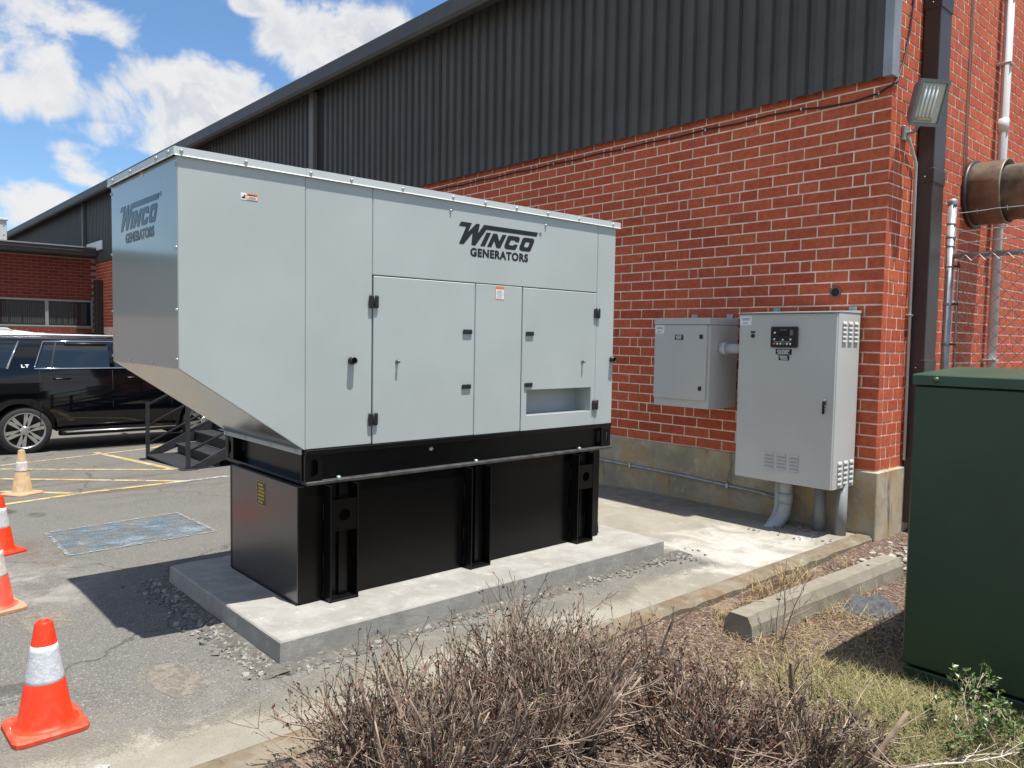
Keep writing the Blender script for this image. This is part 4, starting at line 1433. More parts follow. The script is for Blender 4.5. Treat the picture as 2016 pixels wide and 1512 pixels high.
def build_generator():
    r = random.Random(6)
    X0, X1 = -3.831, -4.962
    G = thing('generator', 'tall grey standby generator enclosure on a black fuel tank, standing on the concrete pad', 'generator', (-4.4, 3.1, 0.119))
    ZT, ZR = 2.447, 2.484
    # dark core behind the panels
    core = MB()
    core.prism([(1.285, ZT - 0.01), (4.44, ZT - 0.01), (4.44, 0.985), (1.94, 0.985), (1.285, 1.435)], 'x', X1 + 0.022, X0 - 0.022)
    # recess for the air inlet in the right door is cut by building the core in pieces
    core = MB()
    core.prism([(1.285, ZT - 0.01), (3.54, ZT - 0.01), (3.54, 0.985), (1.94, 0.985), (1.285, 1.435)], 'x', X1 + 0.022, X0 - 0.022)
    core.box(X1 + 0.022, X0 - 0.022, 3.54, 4.44, 1.27, ZT - 0.01)
    core.box(X1 + 0.022, X0 - 0.20, 3.54, 4.44, 0.985, 1.27)
    part('inner_core', core, BLACKIN, G)
    T = 0.020

    def panel(name, y0, y1, z0, z1, proud=0.0, m_=GREY):
        return part(name, MB().box(X0 - T, X0 + proud, y0, y1, z0, z1, 0.0035), m_, G)
    mb = MB().prism([(1.27, ZT), (1.926, ZT), (1.926, 0.975), (1.27, 1.427)], 'x', X0 - T, X0)
    part('side_panel', mb, GREY, G)
    panel('side_panel', 1.929, 2.343, 0.976, ZT)
    panel('side_panel', 2.3455, 4.258, 1.952, ZT)
    panel('side_panel', 4.2605, 4.456, 0.966, ZT)
    panel('side_panel', 3.1075, 3.511, 0.972, 1.9485)
    doorL = panel('door', 2.3515, 3.1015, 0.974, 1.946, 0.002)
    # right door with the air inlet recess
    d = MB()
    ya, yb, za, zb = 3.564, 4.213, 1.077, 1.250
    y0, y1, z0, z1 = 3.5165, 4.2575, 0.970, 1.9455
    d.box(X0 - T, X0 + 0.002, y0, y1, zb, z1, 0.003)
    d.box(X0 - T, X0 + 0.002, y0, y1, z0, za, 0.003)
    d.box(X0 - T, X0 + 0.0019, y0, ya, za - 0.002, zb + 0.002)
    d.box(X0 - T, X0 + 0.0019, yb, y1, za - 0.002, zb + 0.002)
    doorR = part('door', d, GREY, G)
    tr = MB()
    xb = X0 - 0.155
    tr.add([(X0 - 0.001, ya, za), (X0 - 0.001, yb, za), (X0 - 0.001, yb, zb), (X0 - 0.001, ya, zb), (xb, ya + 0.004, za), (xb, yb - 0.004, za), (xb, yb - 0.004, zb), (xb, ya + 0.004, zb)],
           [(0, 1, 5, 4), (1, 2, 6, 5), (2, 3, 7, 6), (3, 0, 4, 7), (4, 5, 6, 7)])
    part('air_inlet', tr, GREY, doorR)
    # ends, back, sloped underside
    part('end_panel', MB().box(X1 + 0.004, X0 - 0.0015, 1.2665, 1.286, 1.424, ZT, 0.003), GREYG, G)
    part('end_panel', MB().box(X1, X0 - 0.002, 4.442, 4.457, 0.966, ZT - 0.001, 0.003), GREY, G)
    bk = MB().prism([(1.272, ZT), (4.45, ZT), (4.45, 0.975), (1.926, 0.975), (1.272, 1.427)], 'x', X1, X1 + T)
    part('back_panel', bk, GREY, G)
    un = MB()
    dy, dz = 1.926 - 1.27, 0.975 - 1.424
    L = math.hypot(dy, dz)
    nx_, nz_ = dz / L, -dy / L     # outward (down, -y)
    a, b = (1.272, 1.4235), (1.926, 0.9745)
    un.prism([a, b, (b[0] - nx_ * 0.008 + 0.0, b[1] - nz_ * 0.008), (a[0] - nx_ * 0.008, a[1] - nz_ * 0.008)], 'x', X1 + 0.006, X0 - T - 0.001)
    part('sloped_underside', un, BARE, G)
    # roof in lapped sheets with a down-turned lip
    cuts = [1.252, 1.93, 2.895, 3.715, 4.468]
    for i, (c0, c1) in enumerate(zip(cuts[:-1], cuts[1:])):
        rf = MB()
        e = 0.0016 * (i % 2)
        xa, xc = X0 + 0.0075 + e, X1 - 0.0075 - e
        rf.prism([(xa, ZR + e), (xc, ZR + e), (xc, ZT + 0.001), (xc - 0.006, ZT - 0.005), (xc - 0.004, ZT - 0.007), (xc + 0.004, ZT - 0.001), (xc + 0.004, ZR - 0.006),
                  (xa - 0.004, ZR - 0.006), (xa - 0.004, ZT - 0.001), (xa + 0.004, ZT - 0.007), (xa + 0.006, ZT - 0.005), (xa, ZT + 0.001)], 'y', c0, c1 + (0.03 if (i % 2) else 0))
        part('roof_sheet', rf, GREYLID, G)
    lip = MB().box(X1 - 0.007, X0 + 0.007, 1.2495, 1.2535, ZT - 0.004, ZR - 0.001)
    lip.prism([(1.2535, ZT - 0.001), (1.2465, ZT - 0.006), (1.2445, ZT - 0.004), (1.2495, ZT + 0.003)], 'x', X1 - 0.007, X0 + 0.007)
    part('roof_lip', lip, GREYLID, G)
    for y in (1.285, 1.60, 1.955, 2.20, 2.54, 2.91, 3.17, 3.44, 3.73, 4.04, 4.41):
        part('bolt', bolt_mb(X0 + 0.0092, y, ZT + 0.018, 'x', 0.0075), ZINC, G)
    for x in (-4.86, -4.52, -4.08, -3.90):
        part('bolt', bolt_mb(x, 1.249, ZT + 0.018, '-y', 0.0095), ZINC, G)
    for (x, z) in ((-3.845, 2.01), (-3.845, 1.71), (-3.845, 1.47), (-4.945, 2.05), (-4.945, 1.72), (-4.945, 1.46), (-4.945, 2.40), (-3.85, 2.405), (-4.62, 1.445), (-4.22, 1.445)):
        part('bolt', bolt_mb(x, 1.266, z, '-y', 0.0075), ZINC, G)
    for (y, z) in ((2.897, 2.383), (3.716, 2.383)):
        part('bolt', bolt_mb(X0 + 0.0006, y, z, 'x', 0.007, 0.010), ZINC, G)
    # hinges, latches, knobs, ports
    for (y, z, par) in ((2.349, 1.798, doorL), (2.349, 1.120, doorL), (4.259, 1.798, doorR), (4.259, 1.118, doorR)):
        hg = MB().box(X0 + 0.0025, X0 + 0.017, y - 0.032, y - 0.0015, z - 0.037, z + 0.037, 0.006)
        hg.box(X0 + 0.0025, X0 + 0.017, y + 0.0015, y + 0.032, z - 0.037, z + 0.037, 0.006)
        hg.tube([(X0 + 0.014, y, z - 0.033), (X0 + 0.014, y, z + 0.033)], 0.005, 8)
        part('hinge', hg, BLACKPL, par)
    for (y, z, par) in ((3.040, 1.639, doorL), (3.036, 1.290, doorL), (3.582, 1.636, doorR), (3.578, 1.286, doorR)):
        lt = MB().box(X0 + 0.0025, X0 + 0.013, y - 0.037, y + 0.037, z - 0.0145, z + 0.0145, 0.004)
        lo = part('latch', lt, BLACKPL, par)
        dirn = -1 if par is doorL else 1
        part('key_slot', bolt_mb(X0 + 0.0128, y + dirn * 0.022, z + 0.003, 'x', 0.0045, 0.002), ZINC, lo) if False else None
    for (y, z) in ((2.208, 1.460), (4.436, 1.456)):
        pt = MB().lathe([(0.021, 0.0), (0.021, 0.036), (0.017, 0.036), (0.017, 0.004)], 20, (X0 + 0.0005, y, z), 'x')
        pt.lathe([(0.0001, 0.010), (0.0172, 0.010)], 16, (X0, y, z), 'x')
        part('port', pt, BLACKPL, G)
    for (y, z, par) in ((2.513, 1.452, doorL), (4.116, 1.441, doorR)):
        kn = MB().lathe([(0.0001, 0.026), (0.007, 0.026), (0.009, 0.018), (0.006, 0.012), (0.011, 0.004), (0.012, 0.0)], 14, (X0 + 0.0025, y, z), 'x')
        part('knob', kn, mat('dark_chrome', (0.16, 0.16, 0.165), 0.25, 0.9), par)
    # prints
    front = lambda a, b: (X0 + 0.0011, 3.0 + a, 2.2 + b)
    part('logo_lettering', text_mesh(logo_mesh(front), 'GENERATORS', 0.057, 0.557, -0.0835, -0.0275, front, 0.05), INK, G)
    endp = lambda a, b: (-4.735 + a * 1.0, 1.2655 - 0.0006, 2.175 + b)
    part('logo_lettering', text_mesh(logo_mesh(endp), 'GENERATORS', 0.057, 0.557, -0.0835, -0.0275, endp, 0.05), mat('glossy_black_print', (0.010, 0.013, 0.014), 0.18, spec=0.35, coat=0.05), G)
    # warning labels
    w1 = part('warning_label', MB().box(X0 + 0.0003, X0 + 0.0012, 3.274, 3.347, 1.855, 1.942), ORANGEP, G)
    q = MB(); q.add([(X0 + 0.0016, 3.277, 1.858), (X0 + 0.0016, 3.344, 1.858), (X0 + 0.0016, 3.344, 1.921), (X0 + 0.0016, 3.277, 1.921)], [(0, 1, 2, 3)])
    part('label_sheet', q, WHITEP, w1)
    q = MB(); bar_print(q, 3.282, 3.340, 1.862, 1.917, 8, X0 + 0.002, r, 'x', 0.55, 0.5); bar_print(q, 3.282, 3.34, 1.926, 1.937, 1, X0 + 0.0017, r, 'x', 0.3, 0.1)
    part('label_print', q, GREYP, w1)
    w2 = part('warning_label', MB().box(X0 + 0.0003, X0 + 0.0012, 1.576, 1.605, 2.277, 2.311), WHITEP, G)
    q = MB(); q.add([(X0 + 0.0016, 1.606, 2.278), (X0 + 0.0016, 1.664, 2.278), (X0 + 0.0016, 1.664, 2.310), (X0 + 0.0016, 1.606, 2.310)], [(0, 1, 2, 3)])
    part('label_sheet', q, ORANGEP, w2)
    q = MB(); q.add([(X0 + 0.002, 1.609, 2.280), (X0 + 0.002, 1.661, 2.280), (X0 + 0.002, 1.661, 2.297), (X0 + 0.002, 1.609, 2.297)], [(0, 1, 2, 3)])
    part('label_sheet', q, WHITEP, w2)
    q = MB(); q.flat([[(1.580, 2.284), (1.601, 2.284), (1.601, 2.288), (1.596, 2.291), (1.601, 2.301), (1.596, 2.303), (1.588, 2.293), (1.580, 2.290)]], lambda a, b: (X0 + 0.0017, a, b))
    bar_print(q, 1.611, 1.659, 2.282, 2.295, 3, X0 + 0.0024, r, 'x', 0.5); bar_print(q, 1.611, 1.659, 2.300, 2.307, 1, X0 + 0.0019, r, 'x', 0.2, 0.1)
    part('label_print', q, INK, w2)
    w3 = part('warning_label', MB().box(-4.40, -4.35, 1.2648, 1.2657, 2.415, 2.445), mat('pale_print', (0.55, 0.57, 0.58), 0.3), G)
    q = MB(); q.add([(-4.398, 1.2643, 2.434), (-4.352, 1.2643, 2.434), (-4.352, 1.2643, 2.443), (-4.398, 1.2643, 2.443)], [(0, 1, 2, 3)])
    part('label_print', q, ORANGEP, w3)
    # ---- skid: channel rails all round, holes in the end plates
    zs0, zs1 = 0.776, 0.972
    ye = 4.456

    def rail(x_out, sgn, nm):
        s = MB()
        xo, xi = x_out, x_out - sgn * 0.075
        s.box(min(xo, xi), max(xo, xi), 1.93, ye, zs1 - 0.030, zs1, 0.003)
        s.box(x_out - sgn * 0.062, x_out - sgn * 0.050, 1.93, ye, zs0 + 0.02, zs1 - 0.03)
        so = part('skid_rail', s, BLACKM, G)
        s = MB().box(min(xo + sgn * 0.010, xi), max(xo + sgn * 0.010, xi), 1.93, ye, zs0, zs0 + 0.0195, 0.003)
        part('bottom_flange', s, mat('dusty_sunlit_black', (0.045, 0.044, 0.042), 0.6, var=0.5, vscale=14), so)  # dusty black, lightened to paint in the sunlit strip along the flange
        return so
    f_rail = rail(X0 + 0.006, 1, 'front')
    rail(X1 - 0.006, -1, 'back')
    s = MB()
    s.box(X1 + 0.05, X0 - 0.056, 1.933, 2.01, zs1 - 0.030, zs1 - 0.004, 0.003)
    s.box(X1 + 0.05, X0 - 0.056, 1.925, 2.01, zs0 + 0.001, zs0 + 0.020, 0.003)
    s.box(X1 + 0.05, X0 - 0.056, 1.985, 1.997, zs0 + 0.02, zs1 - 0.03)
    part('skid_crossbeam', s, BLACKP, G)
    s = MB()
    s.box(X1 + 0.05, X0 - 0.056, ye - 0.08, ye - 0.001, zs1 - 0.030, zs1 - 0.004)
    s.box(X1 + 0.05, X0 - 0.056, ye - 0.08, ye - 0.001, zs0 + 0.001, zs0 + 0.02)
    part('skid_crossbeam', s, BLACKM, G)

    def holed(c0, c1, z0, z1, hw, hh, place, th):
        """plate with an upright oblong hole"""
        cx, cz = (c0 + c1) / 2, (z0 + z1) / 2
        n = 10
        hole = []
        for i in range(n + 1):
            a = PI * i / n
            hole.append((cx + hw * math.cos(a), cz + (hh - hw) + hw * math.sin(a)))
        for i in range(n + 1):
            a = PI + PI * i / n
            hole.append((cx + hw * math.cos(a), cz - (hh - hw) + hw * math.sin(a)))
        outer = [(c0, z0), (c1, z0), (c1, z1), (c0, z1)]
        mb = MB()
        for t_ in (0, th):
            mb.flat([outer, hole[::-1]], lambda a, b: place(a, b, t_))
        for loop in (outer, hole):
            k = len(loop)
            mb.add([place(a, b, 0) for a, b in loop] + [place(a, b, th) for a, b in loop], [(i, (i + 1) % k, k + (i + 1) % k, k + i) for i in range(k)])
        return mb
    for (c0, c1) in ((1.932, 2.035), (4.352, 4.454)):
        part('lifting_plate', holed(c0, c1, zs0 + 0.021, zs1 - 0.031, 0.025, 0.048, lambda a, b, t_: (X0 - 0.004 - t_, a, b), 0.012), BLACKM, G)
    for (c0, c1) in ((X1 + 0.0, X1 + 0.125),):
        part('lifting_plate', holed(c0, c1, zs0 + 0.021, zs1 - 0.031, 0.032, 0.045, lambda a, b, t_: (a, 1.934 + t_, b), 0.010), BLACKM, G)
    cl = MB().box(X0 - 0.012, X0 + 0.006, 1.926, 1.9315, zs0 + 0.021, zs1 - 0.031)
    part('end_plate', cl, BLACKM, G)
    # flange strip at the top of the skid's end with bolts
    fs_ = MB()
    fs_.box(X1 + 0.012, X0 - 0.03, 1.918, 1.925, zs1 - 0.028, zs1 + 0.004, 0.001)
    fs_.box(X1 + 0.012, X0 - 0.03, 1.885, 1.925, zs1 + 0.0045, zs1 + 0.008, 0.001)
    fo = part('flange_strip', fs_, GREY, G)
    for x in (-4.90, -4.60, -4.24, -3.92):
        part('bolt', bolt_mb(x, 1.9175, zs1 - 0.012, '-y', 0.007), ZINC, fo)
    part('bolt', bolt_mb(X0 - 0.048, 2.802, 0.905, 'x', 0.014, 0.014), ZINC, f_rail)
    for y in (2.14, 3.14, 4.12):
        part('bolt', MB().lathe([(0.012, 0.0), (0.012, 0.012), (0.0001, 0.014)], 8, (X0 - 0.012, y, zs0 + 0.0205), 'z'), mat('green_zinc', (0.45, 0.60, 0.52), 0.35, 0.5), f_rail)
    # ---- fuel tank
    TX0, TX1, TY0, TY1, TZ0, TZ1 = X0, -4.752, 1.884, 4.335, 0.119, 0.776
    tk = part('fuel_tank', MB().box(TX1, TX0, TY0 + 0.004, TY1, TZ0, TZ1 - 0.001, 0.004), BLACKP, G)
    part('tank_end', MB().box(TX1 + 0.0245, TX0 - 0.003, TY0 - 0.0012, TY0 + 0.0036, TZ0 + 0.0125, TZ1 - 0.003), BLACKG, tk)
    rim = MB()
    rim.box(TX1 - 0.002, TX1 + 0.024, TY0 - 0.002, TY0 + 0.0035, TZ0, TZ1 - 0.002)
    rim.box(TX1 + 0.024, TX0 - 0.006, TY0 - 0.006, TY0 + 0.0035, TZ0, TZ0 + 0.012)
    part('tank_rim', rim, BLACKM, tk)
    for (fa, fb) in ((2.039, 2.218), (3.034, 3.200), (4.020, 4.189)):
        xo = -3.752
        k = MB()
        k.box(TX0 + 0.0004, xo, fa, fa + 0.010, TZ0, TZ1 - 0.004)
        k.box(TX0 + 0.0004, xo, fb - 0.010, fb, TZ0, TZ1 - 0.004)
        st = part('stiffener', k, BLACKM, tk)
        ft = MB().box(TX0 + 0.0006, xo - 0.001, fa + 0.0102, fb - 0.0102, TZ0, TZ0 + 0.014, 0.002)
        part('foot_plate', ft, BLACKM, st)
        wl = MB().box(TX0 + 0.0005, TX0 + 0.020, (fa + fb) / 2 - 0.004, (fa + fb) / 2 + 0.052, TZ0 + 0.014, TZ1 - 0.005)
        part('web', wl, BLACKP, st)
        if abs(fa - 3.034) > 0.1:
            part('lifting_plate', holed(fa + 0.0103, fb - 0.0103, 0.517, 0.692, 0.034, 0.0345, lambda a, b, t_: (xo - 0.003 - t_, a, b), 0.010), BLACKP, st)
        # weld beads
        wd = MB()
        for (yy, zz) in ((fa - 0.001, 0.34), (fa - 0.001, 0.62), (fb - 0.011, 0.28), (fa - 0.001, 0.16)):
            wd.tube([(TX0 + 0.003, yy, zz - 0.045), (TX0 + 0.003, yy, zz + 0.045)], 0.0035, 5)
        part('weld_bead', wd, BLACKP, st)
    gs = MB().prism([(TY1 + 0.001, 0.119), (TY1 + 0.05, 0.119), (TY1 + 0.05, 0.16), (TY1 + 0.001, 0.47)], 'x', TX0 - 0.05, TX0 - 0.04)
    part('gusset', gs, BLACKM, tk)
    sk = part('warning_label', MB().box(-4.35, -4.235, TY0 - 0.0022, TY0 - 0.0013, 0.598, 0.735), mat('dark_print', (0.03, 0.028, 0.02), 0.4), tk)
    q = MB(); bar_print(q, -4.34, -4.245, 0.604, 0.728, 6, TY0 - 0.0030, r, 'y', 0.45, 0.5)
    for (a0, a1, b0, b1) in ((-4.35, -4.235, 0.7345, 0.737), (-4.35, -4.235, 0.596, 0.5985), (-4.352, -4.350, 0.598, 0.735), (-4.235, -4.233, 0.598, 0.735)):
        q.add([(a0, TY0 - 0.003, b0), (a1, TY0 - 0.003, b0), (a1, TY0 - 0.003, b1), (a0, TY0 - 0.003, b1)], [(0, 1, 2, 3)])
    part('label_print', q, YELLOWP, tk)
    return G


build_generator()


# ------------------------------------------------------------------ traffic cones
def make_cone(loc, rotz, label, mats, h=0.44, base=0.27, group='traffic cones on the parking lot', band=(0.43, 0.79)):
    mc, mbs, mcol = mats
    t_ = thing('traffic_cone', label, 'traffic cone', loc, rotz, group)
    a = base / 2
    c = 0.035
    oct_ = [(-a + c, -a), (a - c, -a), (a - c * .3, -a + c * .3), (a, -a + c), (a, a - c), (a - c * .3, a - c * .3), (a - c, a), (-a + c, a), (-a + c * .3, a - c * .3), (-a, a - c), (-a, -a + c), (-a + c * .3, -a + c * .3)]
    b = MB()
    n = len(oct_)
    vs = [(x, y, 0.002) for x, y in oct_] + [(x, y, 0.018) for x, y in oct_] + [(x * .95, y * .95, 0.026) for x, y in oct_]
    b.add(vs, [(i, (i + 1) % n, n + (i + 1) % n, n + i) for i in range(n)] + [(n + i, n + (i + 1) % n, 2 * n + (i + 1) % n, 2 * n + i) for i in range(n)] + [tuple(2 * n + i for i in range(n)), tuple(reversed(range(n)))])
    part('base', b, mbs, t_, True)
    rb, rt = 0.098, 0.031
    R = lambda z: rb + (rt - rb) * (z - 0.03) / (h - 0.03)
    prof = [(rb + 0.022, 0.026), (rb + 0.010, 0.030), (rb, 0.042), (R(h - 0.012), h - 0.012), (R(h) - 0.003, h - 0.003), (R(h) - 0.007, h), (R(h) - 0.013, h - 0.003), (R(h) - 0.016, h - 0.06)]
    part('cone_body', MB().lathe(prof, 40), mc, t_, True)
    z0, z1 = h * band[0], h * band[1]
    rr = random.Random(3)
    col = MB()
    nn = 6
    pr = [(R(z0 + (z1 - z0) * i / nn) + 0.0010 + (0.0003 if i % 2 else 0), z0 + (z1 - z0) * i / nn) for i in range(nn + 1)]
    col.lathe([(R(z0), z0)] + pr + [(R(z1), z1)], 40)
    part('reflective_collar', col, mcol, t_, True)
    mk = MB()
    zz = 0.0266
    for (x, y, dx, dy) in ((0.095, -0.02, 0, 1), (0.095, 0.02, 0, 1), (0.02, -0.105, 1, 0), (-0.09, 0.075, 1, 0)):
        for i in range(4):
            px, py = x + dx * i * 0.010 * 1.3, y + dy * i * 0.013
            mk.add([(px, py, zz), (px + 0.0025, py + 0.001, zz), (px + 0.010, py + 0.006, zz), (px + 0.008, py + 0.007, zz)], [(0, 1, 2, 3)])
    if mbs is ORANGEB and loc[0] > -4:
        part('pen_marks', mk, INK, t_, True)
        s = MB(); s.add([(-0.03, -0.118, zz), (0.0, -0.118, zz), (0.0, -0.095, zz), (-0.03, -0.095, zz)], [(0, 1, 2, 3)])
        part('sticker', s, WHITEP, t_, True)
    return t_


make_cone((-3.478, 0.620, 0.0), 0.03, 'clean orange traffic cone with white collar nearest the camera', (ORANGEC, ORANGEB, COLLAR))
make_cone((-6.755, 0.927, gz(-6.75)), 0.4, 'orange traffic cone on the asphalt left of the blue painted rectangle', (ORANGEC, ORANGEC, COLLAR))
make_cone((-5.155, 0.675, 0.0), 0.2, 'dull dusty red traffic cone cut by the left edge, second from the camera', (mat('faded_red_cone', (0.72, 0.075, 0.045), 0.6, dirt=((0.62, 0.28, 0.22), 0.5, 8)), TANB, COLLARD))
make_cone((-9.88, 1.58, gz(-9.88)), 0.55, 'sun-bleached tan traffic cone on the yellow striped bay', (TANC, TANB, COLLARD), 0.50, 0.31, band=(0.52, 0.74))


# ------------------------------------------------------------------ cars
def build_suv(loc, rotz, paint, label, detail=True):
    """large boxy SUV: length along +u (rear at 0), side z up, width along v; local axes x=width(+ = near side), y=length"""
    L, WH = 4.95, 0.99
    g = thing('parked_car', label, 'car', loc, rotz, 'cars parked by the low building')
    zb, zbelt, zroof = 0.36, 1.42, 1.95

    def section(y):
        # half profile (x, z) from sill to roof at station y
        e = min(1, max(0, (y - 0.0) / 0.25))
        wid = WH * (0.93 + 0.07 * e)
        if y > L - 0.5:
            wid *= 1 - 0.10 * ((y - L + 0.5) / 0.5) ** 2
        belt = zbelt
        hood = 1.16
        if y < 3.45:
            top = zroof - 0.05 * max(0, (0.35 - y) / 0.35) - 0.02 * max(0, (y - 2.6) / 0.85)
        elif y < 4.0:
            k = (y - 3.45) / 0.55
            top = zroof - 0.02 + (hood + 0.06 - zroof) * k
            belt = min(belt, top - 0.02)
        else:
            top = hood + 0.06 - 0.10 * (y - 4.0) / 0.95
            belt = top - 0.03
        gh = max(0.0, (top - belt)) / (zroof - zbelt)
        inn = 0.20 * gh
        return [(0.0, zb), (wid - 0.08, zb), (wid - 0.025, zb + 0.09), (wid, 0.70), (wid + 0.004, 0.98), (wid - 0.012, 1.14 if belt > 1.2 else belt - 0.08), (wid - 0.035, belt),
                (wid - 0.035 - inn * 0.82, belt + (top - belt) * 0.84), (wid - 0.06 - inn, belt + (top - belt) * 0.95), (wid * 0.62, top), (0.0, top + 0.015)]
    ys = [0.0, 0.06, 0.2, 0.4, 0.8, 1.2, 1.7, 2.2, 2.7, 3.1, 3.45, 3.6, 3.8, 4.0, 4.3, 4.6, 4.8, 4.92, L]
    mb = MB()
    rows = []
    for y in ys:
        s = section(y)
        full = [(x, z) for x, z in s] + [(-x, z) for x, z in reversed(s[1:-1])]
        rows.append([(x, y, z) for x, z in full])
    n = len(rows[0])
    vs = [p for rw in rows for p in rw]
    fs = [(i * n + j, i * n + (j + 1) % n, (i + 1) * n + (j + 1) % n, (i + 1) * n + j) for i in range(len(ys) - 1) for j in range(n)]
    b = len(vs)
    fs += [tuple(reversed(range(n))), tuple((len(ys) - 1) * n + j for j in range(n))]
    mb.add(vs, fs, True)
    me = mb.mesh('body', paint)
    ob = bpy.data.objects.new('body', me)
    COL.objects.link(ob)
    wy = (1.12, 1.12 + 2.95)
    cut = MB()
    for y in wy:
        cut.tube([(-1.3, y, 0.42), (-0.62, y, 0.42)], 0.475, 32)
        cut.tube([(0.62, y, 0.42), (1.3, y, 0.42)], 0.475, 32)
    co = bpy.data.objects.new('cutter', cut.mesh('cutter', BLACKIN))
    COL.objects.link(co)
    md = ob.modifiers.new('cut', 'BOOLEAN')
    md.object = co
    md.operation = 'DIFFERENCE'
    md.solver = 'EXACT'
    dg = bpy.context.evaluated_depsgraph_get()
    me2 = bpy.data.meshes.new_from_object(ob.evaluated_get(dg))
    bpy.data.objects.remove(ob)
    bpy.data.objects.remove(co)
    me2.name = 'body'
    bm = bmesh.new(); bm.from_mesh(me2)
    for e in bm.edges:
        if len(e.link_faces) == 2 and e.calc_face_angle(0) > 0.6:
            e.smooth = False
    bm.to_mesh(me2); bm.free()
    part('body', me2, None, g, True)
    # wheels
    for y in wy:
        for sgn in (1, -1):
            xo = sgn * (WH - 0.02)
            ty = MB().lathe([(0.300, 0.0), (0.36, 0.005), (0.395, -0.03), (0.402, -0.07), (0.402, -0.20), (0.39, -0.25), (0.300, -0.26)], 40, (0, 0, 0), 'x')
            if sgn < 0:
                ty.v = [(-x, yy, z) for x, yy, z in ty.v]
            ty.v = [(x + xo, yy + y, z + 0.402) for x, yy, z in ty.v]
            w_ = part('wheel', ty, RUBBER, g, True)
            rim = MB().lathe([(0.304, -0.002), (0.288, 0.0), (0.278, -0.03), (0.24, -0.10), (0.0001, -0.12)], 40, (0, 0, 0), 'x')
            sp = MB()
            for k in range(6):
                for dd in (-0.16, 0.16):
                    a = 2 * PI * k / 6 + dd + 0.3
                    ca, sa = math.cos(a), math.sin(a)
                    a2 = 2 * PI * k / 6 + dd * 1.25 + 0.3
                    wv = 0.027
                    p = []
                    for (rad, hw, xx, aa) in ((0.06, 0.030, -0.012, a), (0.288, wv, -0.012, 2 * PI * k / 6 + dd * 0.95 + 0.3)):
                        c_, s_ = math.cos(aa), math.sin(aa)
                        for e in (-1, 1):
                            p.append((xx, rad * c_ - e * hw * s_, rad * s_ + e * hw * c_))
                    q = [(xx - 0.03, yy, zz) for xx, yy, zz in p]
                    sp.add(p + q, [(0, 1, 3, 2), (4, 6, 7, 5), (0, 2, 6, 4), (1, 5, 7, 3), (2, 3, 7, 6)])
            sp.lathe([(0.304, -0.002), (0.296, 0.003), (0.282, -0.004), (0.275, -0.03)], 40, (0, 0, 0), 'x')
            sp.lathe([(0.0001, 0.0), (0.05, -0.002), (0.075, -0.012), (0.085, -0.05)], 24, (0, 0, 0), 'x')
            nuts = MB()
            for k in range(6):
                a = 2 * PI * k / 6 + 0.3 + PI / 6
                nuts.lathe([(0.0001, 0.006), (0.009, 0.006), (0.011, -0.02)], 8, (-0.012, 0.062 * math.cos(a) * 1.05, 0.062 * math.sin(a) * 1.05), 'x')
            for m_, nm, mm in ((rim, 'rim_barrel', mat('dark_rim_inner', (0.05, 0.05, 0.05), 0.5, 0.3)), (sp, 'rim_spokes', ALLOY), (nuts, 'wheel_nuts', CHROME)):
                if sgn < 0:
                    m_.v = [(-x, yy, z) for x, yy, z in m_.v]
                m_.v = [(x + xo, yy + y, z + 0.402) for x, yy, z in m_.v]
                part(nm, m_, mm, w_, True)

    def side_pt(y, z, off=0.004, sgn=1):
        s = section(y)
        for (a, b2) in zip(s[:-1], s[1:]):
            if a[1] <= z <= b2[1] and b2[1] > a[1]:
                k = (z - a[1]) / (b2[1] - a[1])
                return (sgn * (a[0] + (b2[0] - a[0]) * k + off), y, z)
        return (sgn * (s[-2][0] + off), y, z)

    def pane(poly, off=0.004, nrow=4):
        """glass following the side of the car; poly = [(y0 bottom, y1 bottom), (y0 top, y1 top)], z range"""
        (b0, b1), (t0, t1), z0, z1 = poly
        out = []
        for sgn in (1, -1):
            m_ = MB()
            cols = 8
            vs = []
            for i in range(nrow + 1):
                k = i / nrow
                for j in range(cols + 1):
                    y = (b0 + (t0 - b0) * k) + ((b1 + (t1 - b1) * k) - (b0 + (t0 - b0) * k)) * j / cols
                    vs.append(side_pt(y, z0 + (z1 - z0) * k, off, sgn))
            m_.add(vs, [(i * (cols + 1) + j, i * (cols + 1) + j + 1, (i + 1) * (cols + 1) + j + 1, (i + 1) * (cols + 1) + j) for i in range(nrow) for j in range(cols)], True)
            out.append(m_)
        return out
    z0, z1 = 1.445, 1.875
    wins = [((0.22, 0.90), (0.30, 1.10), z0, z1), ((1.30, 2.42), (1.46, 2.42), z0, z1), ((2.50, 3.42), (2.50, 3.22), z0, z1)]
    for w_ in wins:
        for m_ in pane(w_):
            part('side_window', m_, GLASS, g, True)
